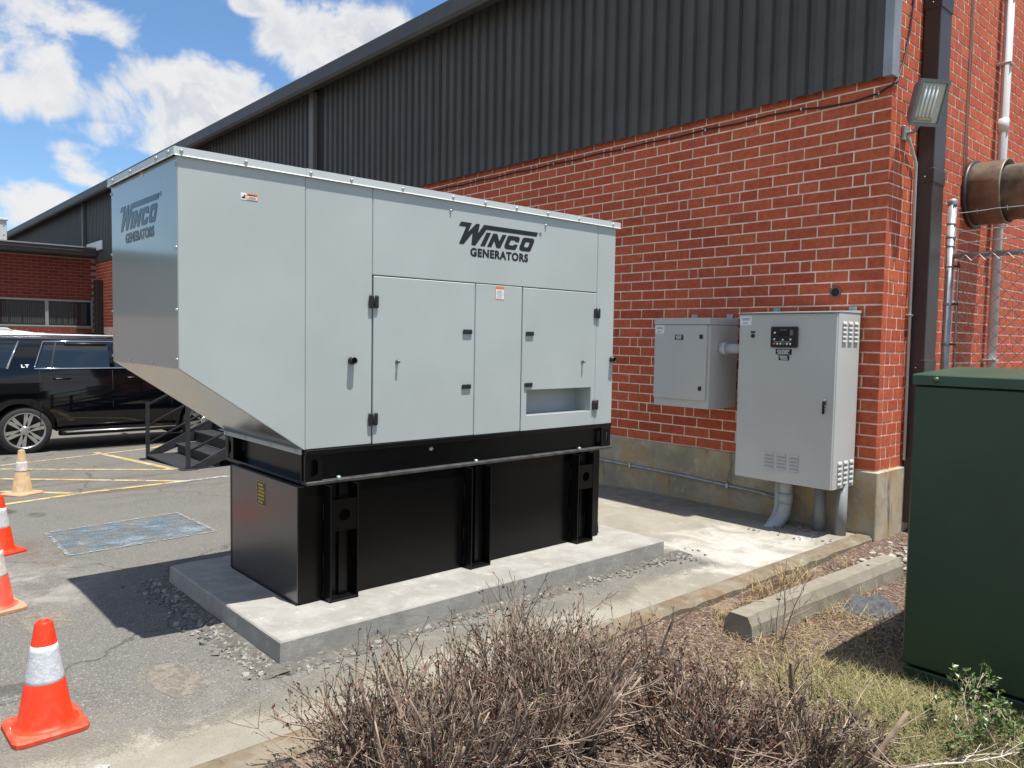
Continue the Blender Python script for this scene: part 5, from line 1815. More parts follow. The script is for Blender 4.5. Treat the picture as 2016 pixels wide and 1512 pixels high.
    if detail:
        # pillars between fixed and moving rear glass
        for m_ in pane(((1.50, 1.53), (1.60, 1.63), z0, z1), 0.007):
            part('window_divider', m_, BLACKPL, g, True)
        for sgn in (1,):
            def strip(pts, rad, nm, m_):
                part(nm, MB().tube([side_pt(y, z, o, sgn) for (y, z, o) in pts], rad, 6), m_, g, True)
            strip([(3.40, 1.432, 0.006), (2.6, 1.432, 0.006), (1.9, 1.432, 0.006), (1.265, 1.432, 0.006), (1.30, 1.52, 0.006), (1.36, 1.70, 0.006), (1.43, 1.885, 0.006), (1.9, 1.895, 0.006), (2.6, 1.895, 0.006), (3.2, 1.885, 0.006)], 0.012, 'chrome_trim', CHROME)
            strip([(0.88, 1.432, 0.008), (0.96, 1.62, 0.008), (1.08, 1.885, 0.008)], 0.020, 'chrome_trim', CHROME)
            # door gaps
            for (ya, yb) in ((1.345, 1.345), (2.46, 2.46), (3.46, 3.46)):
                strip([(ya, 0.47, 0.0005), (ya, 0.8, 0.0005), (yb, 1.1, 0.0005), (yb, 1.40, 0.0005)], 0.004, 'door_gap', BLACKIN)
            for yy in (1.55, 2.68):
                hd = MB().tube([side_pt(yy, 1.26, 0.004, sgn), side_pt(yy + 0.03, 1.262, 0.035, sgn), side_pt(yy + 0.20, 1.262, 0.037, sgn), side_pt(yy + 0.25, 1.26, 0.004, sgn)], 0.014, 8)
                part('door_handle', hd, CARB, g, True)
                part('handle_chrome', MB().tube([side_pt(yy + 0.02, 1.268, 0.048, sgn), side_pt(yy + 0.12, 1.268, 0.050, sgn)], 0.008, 6), CHROME, g, True)
            vis = MB().tube([side_pt(1.75, 1.85, 0.014, sgn), side_pt(2.40, 1.85, 0.014, sgn)], 0.020, 8)
            part('window_visor', vis, BLACKPL, g, True)
            # badge
            bd = MB()
            bz, by = 1.455, 0.0
            pl = lambda a, b: (0.962, 1.085 + a, 1.462 + b)
            for m2 in ([(0, 0), (0.05, 0), (0.05, 0.012), (0.015, 0.012), (0.015, 0.05), (0, 0.05)], [(0.075, 0), (0.09, 0), (0.09, 0.038), (0.112, 0.038), (0.112, 0.05), (0.055, 0.05), (0.055, 0.038), (0.075, 0.038)]):
                bd.flat([m2], lambda a, b: (side_pt(1.085 + a, 1.455 + b, 0.006)))
            part('badge_lettering', bd, WHITEP, g, True)
        for sgn in (1, -1):
            rb = MB()
            rb.tube([(sgn * 0.98, 1.62, 0.335), (sgn * 1.03, 1.68, 0.335), (sgn * 1.04, 2.6, 0.335), (sgn * 1.03, 3.5, 0.335), (sgn * 0.98, 3.56, 0.335)], 0.045, 12)
            part('running_board', rb, BLACKM, g, True)
            part('running_board_trim', MB().tube([(sgn * 1.075, 1.70, 0.352), (sgn * 1.085, 2.6, 0.352), (sgn * 1.075, 3.5, 0.352)], 0.011, 8), ALLOY, g, True)
            part('tail_light', MB().box(sgn * 0.82, sgn * 0.935, -0.012, 0.10, 0.95, 1.45, 0.02), mat('red_lens', (0.35, 0.01, 0.01), 0.1), g, True)
            part('headlight', MB().box(sgn * 0.55, sgn * 0.84, L - 0.06, L + 0.01, 0.80, 0.98, 0.02), WHITEP, g, True)
            part('wing_mirror', MB().box(sgn * 0.95, sgn * 1.14, 3.30, 3.40, 1.42, 1.60, 0.03), CARB, g, True)
        ant = MB().lathe([(0.05, 0), (0.045, 0.03), (0.0001, 0.04)], 12, (0.2, 2.6, 1.955))
        part('antenna', ant, paint, g, True)
    for sgn in (1, -1):
        rr = MB().tube([(sgn * 0.70, 0.5, 1.925), (sgn * 0.70, 0.6, 1.985), (sgn * 0.70, 1.6, 1.998), (sgn * 0.70, 2.8, 1.988), (sgn * 0.70, 2.95, 1.93)], 0.02, 8)
        part('roof_rail', rr, ALLOY if detail else CARW, g, True)
    part('spoiler', MB().box(-0.62, 0.62, -0.10, 0.14, 1.865, 1.905, 0.012), paint, g, True)
    part('rear_window', MB().box(-0.66, 0.66, -0.004, 0.02, 1.42, 1.84, 0.004), GLASS, g, True)
    part('windscreen', MB().add([(-0.70, 3.50, 1.865), (0.70, 3.50, 1.865), (0.80, 3.97, 1.28), (-0.80, 3.97, 1.28)], [(0, 1, 2, 3)]), GLASS, g, True)
    part('bumper', MB().box(-0.93, 0.93, L - 0.10, L + 0.05, 0.36, 0.72, 0.05), paint, g, True)
    part('bumper', MB().box(-0.93, 0.93, -0.07, 0.12, 0.38, 0.68, 0.05), paint, g, True)
    return g


build_suv((-15.79, 1.31, gz(-15.2)), 0.0, CARB, 'glossy black large SUV parked side on beyond the traffic cones')
build_suv((-19.9, 3.46, -0.36), PI, CARW, 'white SUV whose roof shows behind the black SUV', False)


# ------------------------------------------------------------------ low brick building
def build_low():
    XB = -27.18
    g = thing('low_building', 'low red brick office building with flat dark roof edge and aluminium windows', 'building', (XB, 2, -0.5))
    mb = MB()
    y_l, y_r = 3.80, 6.36
    z_l, z_r = 1.72, 2.56
    for (a, b, c, d) in ((-8, y_l, -0.6, 3.9), (y_r, 6.49, -0.6, 3.9), (y_l, y_r, -0.6, z_l), (y_l, y_r, z_r, 3.9)):
        mb.box(XB - 0.25, XB - 0.008, a, b, c, d)
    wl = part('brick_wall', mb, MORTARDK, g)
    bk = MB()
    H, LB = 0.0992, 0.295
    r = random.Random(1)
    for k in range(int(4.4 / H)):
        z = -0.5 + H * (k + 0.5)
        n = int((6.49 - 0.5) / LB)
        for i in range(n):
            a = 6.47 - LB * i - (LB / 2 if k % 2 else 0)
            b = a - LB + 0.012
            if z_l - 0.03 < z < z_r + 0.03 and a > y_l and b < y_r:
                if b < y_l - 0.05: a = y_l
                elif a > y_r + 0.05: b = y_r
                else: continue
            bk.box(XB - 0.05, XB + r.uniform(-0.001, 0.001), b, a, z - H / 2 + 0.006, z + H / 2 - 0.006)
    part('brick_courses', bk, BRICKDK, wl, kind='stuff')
    # the roof edge
    rf = MB()
    rf.prism([(XB + 0.45, 3.95), (XB + 0.45, 4.06), (XB + 0.48, 4.07), (XB + 0.48, 4.19), (XB - 8, 4.25), (XB - 8, 3.90), (XB - 0.25, 3.90)], 'y', -9, 6.40)
    part('roof', rf, GUTTER, g)
    part('roof_edge_trim', MB().box(XB + 0.46, XB + 0.50, -9, 6.40, 4.175, 4.215), TRIML, g)
    # windows
    def window(y0, y1):
        f = MB()
        t_ = 0.045
        f.box(XB - 0.08, XB + 0.01, y0, y1, z_r - t_, z_r)
        f.box(XB - 0.08, XB + 0.01, y0, y1, z_l, z_l + t_)
        f.box(XB - 0.08, XB + 0.01, y0, y0 + t_, z_l + t_, z_r - t_)
        f.box(XB - 0.08, XB + 0.01, y1 - t_, y1, z_l + t_, z_r - t_)
        w_ = part('window', f, WINFRAME, g)
        part('pane', MB().box(XB - 0.05, XB - 0.045, y0 + t_, y1 - t_, z_l + t_, z_r - t_), mat('clear_dark_glass', (0.02, 0.024, 0.026), 0.03, spec=0.8), w_)
        bl = MB()
        i = 0
        yy = y0 + 0.08
        while yy < y1 - 0.1:
            if r.random() < 0.8:
                bl.box(XB - 0.044, XB - 0.042, yy, yy + 0.03, z_l + 0.10, z_r - 0.10)
            yy += 0.055
        part('blind', bl, mat('dark_blind', (0.06, 0.062, 0.065), 0.6), w_)
    window(y_l, 5.085)
    window(5.088, y_r)
    # handrail in front of it
    hr = MB()
    hr.tube([(XB + 1.0, 3.0, 1.50), (XB + 1.0, 6.44, 1.52)], 0.03, 8)
    for y in (3.0, 4.7, 6.4):
        hr.tube([(XB + 1.0, y, -0.513), (XB + 1.0, y, 1.51)], 0.03, 8)
    single('handrail', hr, STEELST, 'dark handrail in front of the low building windows', 'handrail')
    # rooftop unit
    ac = thing('rooftop_unit', 'pale metal rooftop unit on the low building, cut by the left edge', 'rooftop unit', (-30, 3.6, 4.2))
    part('housing', MB().box(-30.8, -29.9, 2.6, 4.50, 4.222, 5.16, 0.01), mat('pale_metal', (0.62, 0.60, 0.62), 0.5), ac)
    part('cap', MB().box(-30.84, -29.86, 2.56, 4.54, 5.161, 5.23, 0.01), MATS['pale_metal'], ac)
    sc = MB()
    for z in (4.4, 4.7, 5.0):
        sc.lathe([(0.0001, 0.012), (0.02, 0.01), (0.024, 0)], 6, (-29.9, 4.42, z), 'x')
    part('screw', sc, GALV, ac)


build_low()


# ------------------------------------------------------------------ steel stairs
def build_stairs():
    xr, xl = -10.60, -12.35
    y0 = 3.62
    zg = gz(-10.6) + 0.005
    zl = gz(-12.35) + 0.005
    zb = (zg + zl) / 2
    g = thing('steel_stairs', 'black steel stairs with pipe handrails leading up to the building behind the generator', 'stairs', ((xr + xl) / 2, y0, zb))
    rise, run, n = 0.175, 0.285, 5
    slope = rise / run
    base = MB().box(xl, xr, y0 - 0.02, y0 + 0.42, zb + 0.012, zb + 0.03)
    part('bottom_plate', base, STEELST, g)
    for i in range(n):
        ya = y0 + 0.40 + run * i
        z = zb + rise * (i + 1)
        part('tread', MB().box(xl + 0.02, xr - 0.02, ya, ya + run + 0.03, z - 0.045, z, 0.006), STEELST, g)
        part('riser', MB().box(xl + 0.02, xr - 0.02, ya + 0.030, ya + 0.036, z - rise + 0.001, z - 0.046), STEELST, g)
    yt = y0 + 0.40 + run * n
    zt = zb + rise * n
    part('landing', MB().box(xl, xr, yt, 6.46, zt - 0.05, zt + 0.12), STEELST, g)
    for x in (xl, xr):
        st = MB()
        st.prism([(y0, zb), (y0 + 0.12, zb - 0.0), (yt + 0.1, zt - 0.22), (yt + 0.1, zt + 0.10), (y0 + 0.05, zb + 0.08)], 'x', x - 0.02, x + 0.02)
        part('stringer', st, STEELST, g)
        zz = gz(x) + 0.004
        for yy in (y0, yt):
            zz0 = zz if yy == y0 else zt
            p = MB().box(x - 0.024, x + 0.024, yy - 0.024, yy + 0.024, zz0, zz0 + 0.86)
            part('post', p, STEELST, g)
        part('foot_plate', MB().box(x - 0.10, x + 0.10, y0 - 0.10, y0 + 0.10, zz, zz + 0.010), STEELST, g)
        for h in (0.83, 0.52, 0.24):
            part('rail', MB().tube([(x, y0 + 0.0, zz + h), (x, yt, zt + h + 0.0), (x, 6.4, zt + h)], 0.019, 10), STEELST, g)


build_stairs()


# ------------------------------------------------------------------ green transformer box
def build_transformer():
    x0, x1, y0, y1 = -1.468, 0.45, 3.95, 5.25
    g = thing('transformer_box', 'dark green pad-mounted transformer cabinet at the right edge', 'transformer', ((x0 + x1) / 2, (y0 + y1) / 2, -0.06))
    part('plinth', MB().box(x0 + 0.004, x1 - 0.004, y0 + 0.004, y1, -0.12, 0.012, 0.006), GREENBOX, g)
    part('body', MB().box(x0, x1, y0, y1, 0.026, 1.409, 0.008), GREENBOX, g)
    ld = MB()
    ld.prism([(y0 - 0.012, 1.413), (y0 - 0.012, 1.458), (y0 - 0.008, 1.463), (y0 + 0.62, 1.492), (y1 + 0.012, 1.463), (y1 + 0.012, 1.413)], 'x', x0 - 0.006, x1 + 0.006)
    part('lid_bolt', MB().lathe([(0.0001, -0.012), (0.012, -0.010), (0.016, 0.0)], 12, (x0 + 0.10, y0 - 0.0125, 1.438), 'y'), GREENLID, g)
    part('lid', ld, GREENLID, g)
    part('door_seam', MB().box(-0.55, -0.545, y0 - 0.001, y0 + 0.002, 0.04, 1.39), BLACKIN, g)
    part('handle', MB().box(-0.62, -0.585, y0 - 0.03, y0 - 0.001, 0.75, 0.95, 0.006), GREENBOX, g)


build_transformer()


# ------------------------------------------------------------------ chain link fence
def build_fence():
    yF = 7.60
    g = thing('chain_link_fence', 'galvanised chain link fence topped with barbed wire beside the sunlit brick wall', 'fence', (-2.58, yF, 0))
    posts = (-2.575, 0.6)
    for x in posts:
        p = part('post', MB().tube([(x, yF, -0.05), (x, yF, 2.88)], 0.036, 16), GALV, g)
        part('post_cap', MB().lathe([(0.041, 0.0), (0.042, 0.03), (0.034, 0.05), (0.0001, 0.06)], 16, (x, yF, 2.87)), GALV, p)
        for z in (0.6, 1.25, 1.62, 1.98, 2.32, 2.70, 2.58, 2.5):
            part('band', MB().lathe([(0.036, -0.012), (0.0395, -0.012), (0.0395, 0.012), (0.036, 0.012)], 14, (x, yF, z)), GALV, p)
    part('top_rail', MB().tube([(-2.54, yF, 2.415), (0.57, yF, 2.405)], 0.024, 12), GALV, g)
    tb = part('tension_bar', MB().tube([(-2.50, yF, 0.06), (-2.50, yF, 2.36)], 0.009, 6), mat('dull_steel', (0.10, 0.09, 0.09), 0.6, 0.5), g)
    for z in (0.6, 1.25, 1.62, 1.98, 2.32):
        part('clamp', MB().box(-2.545, -2.485, yF - 0.012, yF + 0.012, z - 0.01, z + 0.01, 0.003), MATS['dull_steel'], g)
    # mesh: zigzag wires woven in diamonds
    ms = MB()
    d = 0.055
    z0, z1 = 0.05, 2.43
    x = -2.50
    k = 0
    while x < 0.56:
        pts = []
        z = z0
        i = 0
        while z <= z1:
            a = ((i + k) % 2) * d
            pts.append((x + a + (0.001 if i % 2 else 0.0), yF - 0.026 + (0.004 if (i % 2) else -0.003), z))
            z += d
            i += 1
        ms.tube(pts, 0.0040, 4, False, False)
        x += d
        k += 1
    part('chain_link_mesh', ms, mat('fence_wire', (0.36, 0.33, 0.33), 0.55, 0.3), g, kind='stuff')
    for zz in (2.52, 2.62, 2.79):
        bw = MB()
        n = 40
        r = random.Random(int(zz * 100))
        pts = [(-2.53 + 3.1 * i / n, yF + r.uniform(-0.004, 0.004), zz + 0.012 * math.sin(i * 0.35) + r.uniform(-0.004, 0.004)) for i in range(n + 1)]
        bw.tube(pts, 0.0045, 5)
        for i in range(2, n, 3):
            p = Vector(pts[i])
            for s in (-1, 1):
                q = Vector((r.uniform(-0.4, 0.4), r.uniform(-1, 1), s)).normalized() * 0.022
                bw.tube([p - q, p + q], 0.002, 3, False)
        part('barbed_wire', bw, GALV, g)


build_fence()


# ------------------------------------------------------------------ wheel stop, cloth
def bed_things():
    g = thing('wheel_stop', 'concrete parking wheel stop lying on the mulch beside the kerb', 'wheel stop', (-2.26, 4.7, -0.06))
    mb = MB()
    n = 16
    r = random.Random(9)
    yA, yB = 3.80, 5.74
    prof = [(-0.105, 0.0), (-0.095, 0.085), (-0.060, 0.138), (0.050, 0.138), (0.080, 0.085), (0.092, 0.0)]
    vs = []
    for i in range(n + 1):
        k = i / n
        y = yA + (yB - yA) * k
        cx = -2.285 + 0.055 * k
        tp = 1.0 if 0 < i < n else 0.97
        for (a, z) in prof:
            vs.append((cx + a * tp + r.uniform(-0.002, 0.002), y, -0.065 + z * tp + r.uniform(-0.0015, 0.0015)))
    m_ = len(prof)
    fs = [(i * m_ + j, i * m_ + j + 1, (i + 1) * m_ + j + 1, (i + 1) * m_ + j) for i in range(n) for j in range(m_ - 1)]
    fs += [tuple(range(m_)), tuple(n * m_ + j for j in reversed(range(m_)))]
    mb.add(vs, fs)
    part('block', mb, STOPC, g)
    for y in (4.2, 5.35):
        part('fixing_hole', MB().lathe([(0.0001, 0.0), (0.014, 0.0)], 10, (-2.28 + 0.055 * (y - 3.8) / 1.94, y, 0.0755)), BLACKIN, g)
    # crumpled cloth
    mb = MB()
    n = 16
    rr = random.Random(12)
    ph = [(rr.uniform(4, 13), rr.uniform(4, 13), rr.uniform(0, 6), rr.uniform(0, 6)) for _ in range(5)]
    vs = []
    for i in range(n + 1):
        for j in range(n + 1):
            u, v = i / n * 2 - 1, j / n * 2 - 1
            rad = max(0, 1 - (u * u * 0.9 + v * v) * 0.75)
            z = 0.075 * rad ** 0.6 if rad > 0 else 0
            for a, b, c, d in ph:
                z += 0.010 * math.sin(a * u + c) * math.sin(b * v + d) * rad
            z *= max(0.0, min(1.0, (1.02 - math.hypot(u, v)) * 2.5))
            vs.append((-2.0 + 0.135 * u + 0.02 * v + rr.uniform(-0.004, 0.004), 4.83 + 0.19 * v + 0.03 * math.sin(3 * u), -0.06 + z + rr.uniform(-0.004, 0.004)))
    mb.add(vs, [(i * (n + 1) + j, (i + 1) * (n + 1) + j, (i + 1) * (n + 1) + j + 1, i * (n + 1) + j + 1) for i in range(n) for j in range(n)], True)
    single('cloth', mb, CLOTH, 'crumpled dark grey cloth lying on the mulch beside the concrete wheel stop', 'cloth')


bed_things()


# ------------------------------------------------------------------ bed litter, grass, shrubs
def rv(r, s=1.0):
    return Vector((r.gauss(0, s), r.gauss(0, s), r.gauss(0, s)))


def build_litter():
    r = random.Random(21)
    mb = MB()
    for i in range(9000):
        x = r.uniform(-2.64, -0.6)
        y = r.uniform(1.2, 6.9)
        a = r.uniform(0, PI)
        L, w = r.uniform(0.010, 0.040), r.uniform(0.003, 0.009)
        t = r.gauss(0, 0.25)
        z = -0.052 + r.uniform(-0.006, 0.010)
        ca, sa = math.cos(a), math.sin(a)
        p = []
        for (u, v) in ((-1, -1), (1, -1), (1, 1), (-1, 1)):
            p.append((x + u * L / 2 * ca - v * w / 2 * sa, y + u * L / 2 * sa + v * w / 2 * ca, z + u * L / 2 * t + v * w * 0.3 * r.uniform(-1, 1)))
        mb.add(p, [(0, 1, 2, 3)])
    setting('mulch', mb, mat('mulch_chips', (0.155, 0.095, 0.075), 0.95, rnd=0.62, tint=(0.31, 0.245, 0.195)), 'stuff')
    # pale pebbles near the corner
    pb = MB()
    for i in range(260):
        x, y = r.gauss(-2.25, 0.22), r.gauss(6.25, 0.22)
        if x < -2.63 or y > 7.2: continue
        s = r.uniform(0.008, 0.022)
        pb.box(x - s, x + s * r.uniform(.6, 1), y - s, y + s * r.uniform(.6, 1), -0.06, -0.052 + s * 0.7, s * 0.4)
    setting('pebbles', pb, mat('pale_pebble', (0.29, 0.262, 0.215), 0.9, rnd=0.4, tint=(0.42, 0.385, 0.33)), 'stuff')


def blade(mb, x, y, z, h, w, lean, r, seg=3, cur=1.0):
    a = r.uniform(0, 2 * PI)
    ld = r.uniform(0, 2 * PI)
    dx, dy = math.cos(a) * w / 2, math.sin(a) * w / 2
    lx, ly = math.cos(ld) * lean, math.sin(ld) * lean
    vs = []
    for i in range(seg + 1):
        k = i / seg
        ww = 1 - k * 0.85
        cx, cy = x + lx * h * (k ** 1.6) * cur, y + ly * h * (k ** 1.6) * cur
        cz = z + h * (k - 0.28 * lean * k * k)
        vs += [(cx - dx * ww, cy - dy * ww, cz), (cx + dx * ww, cy + dy * ww, cz)]
    mb.add(vs, [(2 * i, 2 * i + 1, 2 * i + 3, 2 * i + 2) for i in range(seg)])


def build_grass():
    r = random.Random(31)
    STRAW = mat('dry_straw', (0.42, 0.31, 0.13), 0.85, rnd=0.35, tint=(0.58, 0.46, 0.22))
    OLIVE = mat('dry_green_grass', (0.19, 0.19, 0.075), 0.85, rnd=0.45, tint=(0.46, 0.40, 0.19))
    GRN = mat('green_leaf_low', (0.060, 0.115, 0.028), 0.6, rnd=0.4, tint=(0.13, 0.19, 0.05))
    # straw tufts, each a thing one could count
    spots = [(-2.57, 4.52, 0.17, 90), (-2.54, 4.80, 0.20, 110), (-2.56, 5.10, 0.14, 60), (-2.47, 3.98, 0.14, 70), (-2.53, 4.30, 0.10, 40), (-2.5, 5.6, 0.12, 50), (-2.03, 4.55, 0.12, 60), (-1.86, 4.62, 0.10, 45), (-2.12, 5.0, 0.10, 40)]
    labs = ['dry straw tuft against the kerb, left of the wheel stop middle', 'largest dry straw tuft between the kerb and the wheel stop', 'dry straw tuft by the kerb behind the largest tuft', 'dry straw tuft beside the near end of the wheel stop',
            'small dry straw tuft between two larger tufts by the kerb', 'dry straw tuft by the far end of the wheel stop', 'dry straw tuft in front of the crumpled cloth', 'dry straw tuft right of the crumpled cloth', 'dry straw tuft between the cloth and the wheel stop']
    for (x, y, h, n), lb in zip(spots, labs):
        mb = MB()
        for i in range(n):
            blade(mb, x + r.gauss(0, 0.045), y + r.gauss(0, 0.05), -0.06, h * r.uniform(0.5, 1.2), 0.004, r.uniform(0.3, 1.3), r)
        single('grass_tuft', mb, STRAW, lb, 'grass', 'dry grass tufts in the planting bed')
    # thin straw scattered
    mb = MB()
    for i in range(2600):
        x, y = r.gauss(-2.0, 0.35), r.gauss(4.0, 0.45)
        if x < -2.62 or y < 2.4: continue
        blade(mb, x, y, -0.06, r.uniform(0.02, 0.07), 0.003, r.uniform(0.6, 2.0), r)
    setting('dry_grass', mb, STRAW, 'stuff')
    mb = MB()
    for i in range(17000):
        x, y = r.gauss(-1.24, 0.36), r.gauss(3.46, 0.30)
        if x < -2.2 or x > 0.2 or y > 4.3: continue
        if x > -1.48 and y > 3.93: continue
        d = math.hypot((x + 1.28) / 0.33, (y - 3.52) / 0.24)
        blade(mb, x, y, -0.06, r.uniform(0.04, 0.12) * (1.1 - 0.18 * d), 0.0032, r.uniform(0.3, 1.7), r)
    setting('grass', mb, OLIVE, 'stuff')
    mb = MB()
    for i in range(900):
        x, y = r.gauss(-1.15, 0.32), r.gauss(3.3, 0.2)
        z = -0.05 + r.uniform(0, 0.07)
        leaf(mb, Vector((x, y, z)), Vector((r.gauss(0, 1), r.gauss(0, 1), r.uniform(0.1, 0.9))).normalized(), r.uniform(0.012, 0.024), r)
    setting('ground_cover', mb, GRN, 'stuff')


def leaf(mb, p, d, s, r, wide=0.45):
    side = d.cross(rv(r))
    side = side.normalized() if side.length > 1e-6 else Vector((1, 0, 0))
    nrm = d.cross(side)
    a = p
    b = p + d * s
    m1 = p + d * s * 0.45 + side * s * wide * 0.5 + nrm * s * 0.08
    m2 = p + d * s * 0.45 - side * s * wide * 0.5 + nrm * s * 0.08
    c = p + d * s * 0.5 - nrm * s * 0.02
    mb.add([a, m1, b, m2, c], [(0, 1, 4), (1, 2, 4), (2, 3, 4), (3, 0, 4)], False)


def grow(mb, lf, r, p, d, L, rad, level, maxl, tips, bend=0.16, kids=(2, 4), wig=0.17, up=0.05):
    seg = 6 if level == 0 else (5 if level == 1 else 4)
    pts, rr = [p.copy()], [rad]
    q = p.copy()
    dd = d.copy()
    for i in range(seg):
        dd = (dd + rv(r, wig * 0.55) + Vector((0, 0, up))).normalized()
        q = q + dd * (L / seg)
        pts.append(q.copy())
        rr.append(rad * (1 - 0.62 * (i + 1) / seg))
        if level < maxl and i >= 1:
            kk = r.randint(*kids) if i < seg - 1 else 2
            for _ in range(max(0, kk - 2)):
                ax = dd.orthogonal().normalized()
                ax = (Matrix.Rotation(r.uniform(0, 2 * PI), 3, dd) @ ax)
                cd = (dd * r.uniform(0.6, 1.1) + ax * r.uniform(0.4, 0.9)).normalized()
                grow(mb, lf, r, q, cd, L * (r.uniform(0.25, 0.55) if level == 0 else r.uniform(0.16, 0.36)), rr[-1] * 0.7, level + 1, maxl, tips, bend, kids, wig * 1.15, up)
    mb.tube(pts, [max(0.0013, x) for x in rr], 5 if level == 0 else (4 if level == 1 else 3), level == 0, level < 2)
    tips.append((pts[-1], dd, level))
    if level >= 1:
        tips.append((pts[-2], dd, level))


TWIG = mat('dead_twig', (0.25, 0.180, 0.133), 0.9, rnd=0.6, tint=(0.48, 0.375, 0.285), var=0.25, vscale=40)
TWIGD = mat('dark_dead_twig', (0.085, 0.06, 0.047), 0.9, rnd=0.55, tint=(0.22, 0.165, 0.125), var=0.3, vscale=40)
STUB = mat('cut_branch', (0.22, 0.165, 0.115), 0.9, var=0.3, vscale=18)
REDL = mat('dead_red_leaf', (0.060, 0.016, 0.014), 0.75, rnd=0.5, tint=(0.17, 0.050, 0.022))
GRNL = mat('shrub_green_leaf', (0.055, 0.12, 0.030), 0.4, rnd=0.5, tint=(0.15, 0.22, 0.06))


def build_shrub(label, c, spread, h, nstem, seed, lean=(0, 0), leaf_frac=0.10, green=0.03, m_=None, stubs=4, maxl=2, name='dead_shrub', cat='shrub', thick=0.0072, tilt=0.6):
    r = random.Random(seed)
    g = thing(name, label, cat, (c[0], c[1], -0.06), 0, 'dead cut back shrubs in the planting bed')
    mb, mb2, lf, gl = MB(), MB(), MB(), MB()
    tips = []
    for i in range(nstem):
        a = r.uniform(0, 2 * PI)
        rad = math.sqrt(r.random())
        bx, by = c[0] + spread[0] * rad * math.cos(a) * 0.62, c[1] + spread[1] * rad * math.sin(a) * 0.62
        out = Vector((math.cos(a) * rad * tilt + r.gauss(0, 0.16) + lean[0], math.sin(a) * rad * tilt + r.gauss(0, 0.16) + lean[1], 1.0)).normalized()
        L = h * r.uniform(0.55, 0.97) * (1.0 - 0.22 * rad)
        dark = r.random() < 0.46
        grow(mb2 if dark else mb, lf, r, Vector((bx, by, -0.075)), out, L, thick * r.choice((0.55, 0.7, 0.9, 1.1, 1.5)), 0, maxl, tips)
    # fallen crossing twigs
    for i in range(nstem // 2):
        a = r.uniform(0, 2 * PI)
        p = Vector((c[0] + r.gauss(0, spread[0] * 0.6), c[1] + r.gauss(0, spread[1] * 0.6), -0.05 + r.uniform(0.0, h * 0.45)))
        d = Vector((math.cos(a), math.sin(a), r.gauss(0.05, 0.3))).normalized()
        grow(mb, lf, r, p, d, r.uniform(0.15, 0.38), 0.003, 1, 2, tips, up=0.0)
    for (p, d, lv) in tips:
        if r.random() < leaf_frac:
            for _ in range(r.randint(1, 3)):
                dd = (d + rv(r, 0.6)).normalized()
                leaf(gl if r.random() < green else lf, p, dd, r.uniform(0.010, 0.020), r)
    part('stems', mb, m_ or TWIG, g)
    part('stems', mb2, TWIGD, g, label='darker bare stems')
    if lf.v: part('leaves', lf, REDL, g, label='withered red brown leaves')
    if gl.v: part('leaves', gl, GRNL, g, label='few green leaves')
    for i in range(stubs):
        a = r.uniform(0, 2 * PI)
        p = Vector((c[0] + r.gauss(0, spread[0] * 0.5), c[1] + r.gauss(0, spread[1] * 0.5), -0.08))
        d = Vector((math.cos(a) * 0.5, math.sin(a) * 0.5, 1)).normalized()
        s = MB().tube([p, p + d * 0.12 + rv(r, 0.01), p + d * r.uniform(0.2, 0.38)], [0.013, 0.011, 0.009], 8)
        part('cut_stub', s, STUB, g)
    return g


build_litter()
build_grass()
build_shrub('large dead cut-back shrub in front of the concrete pad, leftmost and nearest the asphalt', (-2.22, 1.62), (0.40, 0.44), 0.58, 165, 101, (-0.10, -0.05), 0.26, 0.08, stubs=3)
build_shrub('large dead shrub with upright twigs reaching highest before the pad', (-2.22, 2.18), (0.36, 0.40), 0.62, 165, 102, (-0.04, 0.02), 0.22, 0.10, stubs=2)
build_shrub('low dead shrub with reddish leaves at the bottom centre right', (-1.78, 2.66), (0.42, 0.34), 0.36, 130, 103, (0, 0), 0.35, 0.05, stubs=1)
build_shrub('low dead twiggy shrub at the bottom right before the grass', (-1.42, 2.92), (0.34, 0.26), 0.30, 85, 104, (0, 0), 0.12, 0.15, stubs=1)
build_shrub('thin tall bare shrub standing between the wheel stop and the low shrubs', (-2.06, 3.86), (0.05, 0.05), 0.74, 3, 105, (0.02, 0.10), 0.02, 0.0, stubs=0, maxl=2, thick=0.0042, tilt=0.3)
build_shrub('small bare shrub of pale twigs just right of the kerb', (-2.34, 3.10), (0.10, 0.10), 0.40, 8, 106, (0.05, 0.10), 0.02, 0.0, stubs=0, thick=0.006, tilt=0.6)
build_shrub('small bare pale twigs in front of the green cabinet corner', (-1.74, 3.36), (0.12, 0.10), 0.34, 7, 107, (0.25, 0.2), 0.02, 0.0, stubs=1, thick=0.006, tilt=0.7)


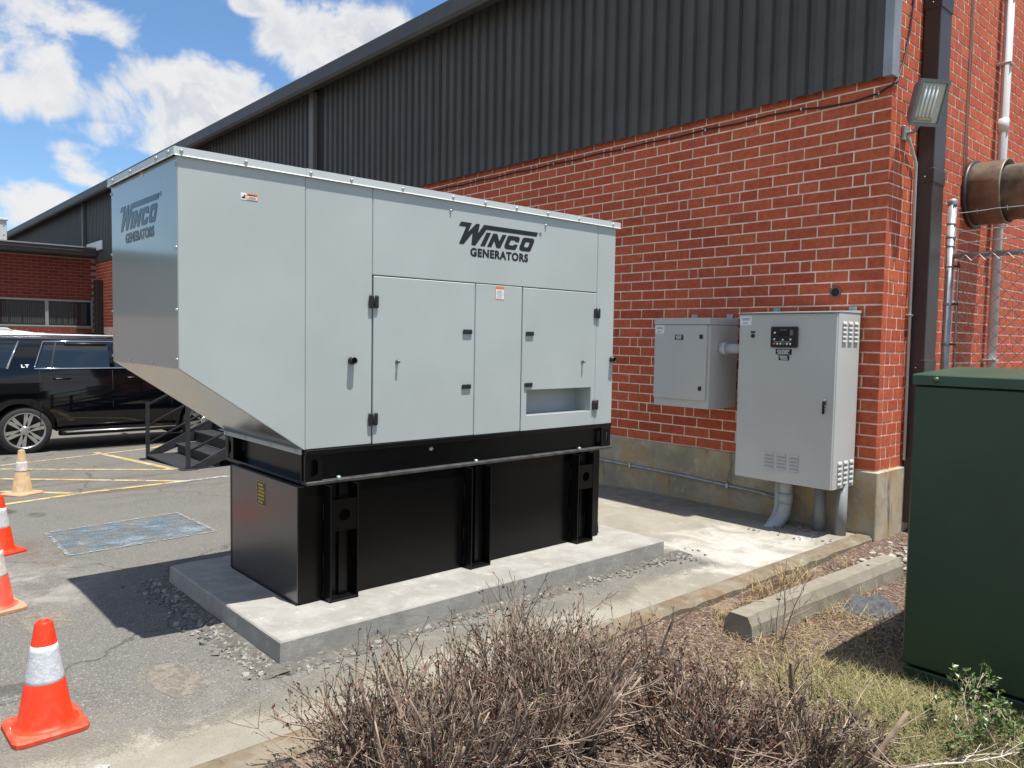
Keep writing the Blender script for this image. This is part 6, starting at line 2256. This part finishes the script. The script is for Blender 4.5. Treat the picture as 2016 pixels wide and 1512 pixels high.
def green_shrub():
    r = random.Random(55)
    g = thing('green_shrub', 'living green shrub with small oval leaves against the green cabinet', 'shrub', (-0.95, 3.62, -0.06))
    mb, lf = MB(), MB()
    tips = []
    for i in range(24):
        a = r.uniform(0, 2 * PI)
        p = Vector((-0.88 + r.gauss(0, 0.16), 3.52 + r.gauss(0, 0.10), -0.07))
        d = Vector((math.cos(a) * 0.5, math.sin(a) * 0.4, 1)).normalized()
        grow(mb, lf, r, p, d, r.uniform(0.14, 0.33), 0.004, 0, 2, tips)
    for (p, d, lv) in tips:
        for _ in range(2):
            dd = (d * 0.5 + rv(r, 0.7)).normalized()
            leaf(lf, p + rv(r, 0.006), dd, r.uniform(0.016, 0.032), r, 0.55)
    part('stems', mb, mat('pale_stem', (0.42, 0.36, 0.26), 0.85), g)
    part('leaves', lf, GRNL, g)
    # bare pale branch leaning across the foreground
    b = MB()
    tips = []
    grow(b, b, r, Vector((-1.12, 3.08, -0.05)), Vector((0.75, 0.55, 0.40)).normalized(), 0.44, 0.006, 0, 1, tips, up=0.0)
    grow(b, b, r, Vector((-1.06, 3.15, -0.05)), Vector((0.55, 0.7, 0.15)).normalized(), 0.36, 0.0045, 0, 1, tips, up=0.0)
    single('fallen_branch', b, mat('bleached_branch', (0.52, 0.46, 0.38), 0.9), 'bleached bare branch lying at the bottom right corner', 'branch')


green_shrub()


# ------------------------------------------------------------------ far trees across the lot, mirrored in the enclosure's glossy end
def far_trees():
    r = random.Random(77)
    mb = MB()
    for k in range(34):
        y = -95 + 3.0 * k + r.uniform(-1, 1)
        x = -95 + r.uniform(-8, 8) - (y + 40) * 0.15
        h = r.uniform(6, 15)
        if y > -3: continue
        for i in range(260):
            d = rv(r, 1).normalized() * (r.random() ** 0.4)
            c = Vector((x + d.x * 3.6, y + d.y * 3.6, h * 0.56 + d.z * h * 0.44 - 0.5))
            n = rv(r).normalized()
            a = n.orthogonal().normalized() * r.uniform(0.4, 0.9)
            b = n.cross(a)
            mb.add([c - a - b, c + a - b, c + a + b, c - a + b], [(0, 1, 2, 3)])
    setting('far_woodland', mb, mat('far_foliage', (0.085, 0.13, 0.055), 0.9, rnd=0.4), 'stuff')


far_trees()
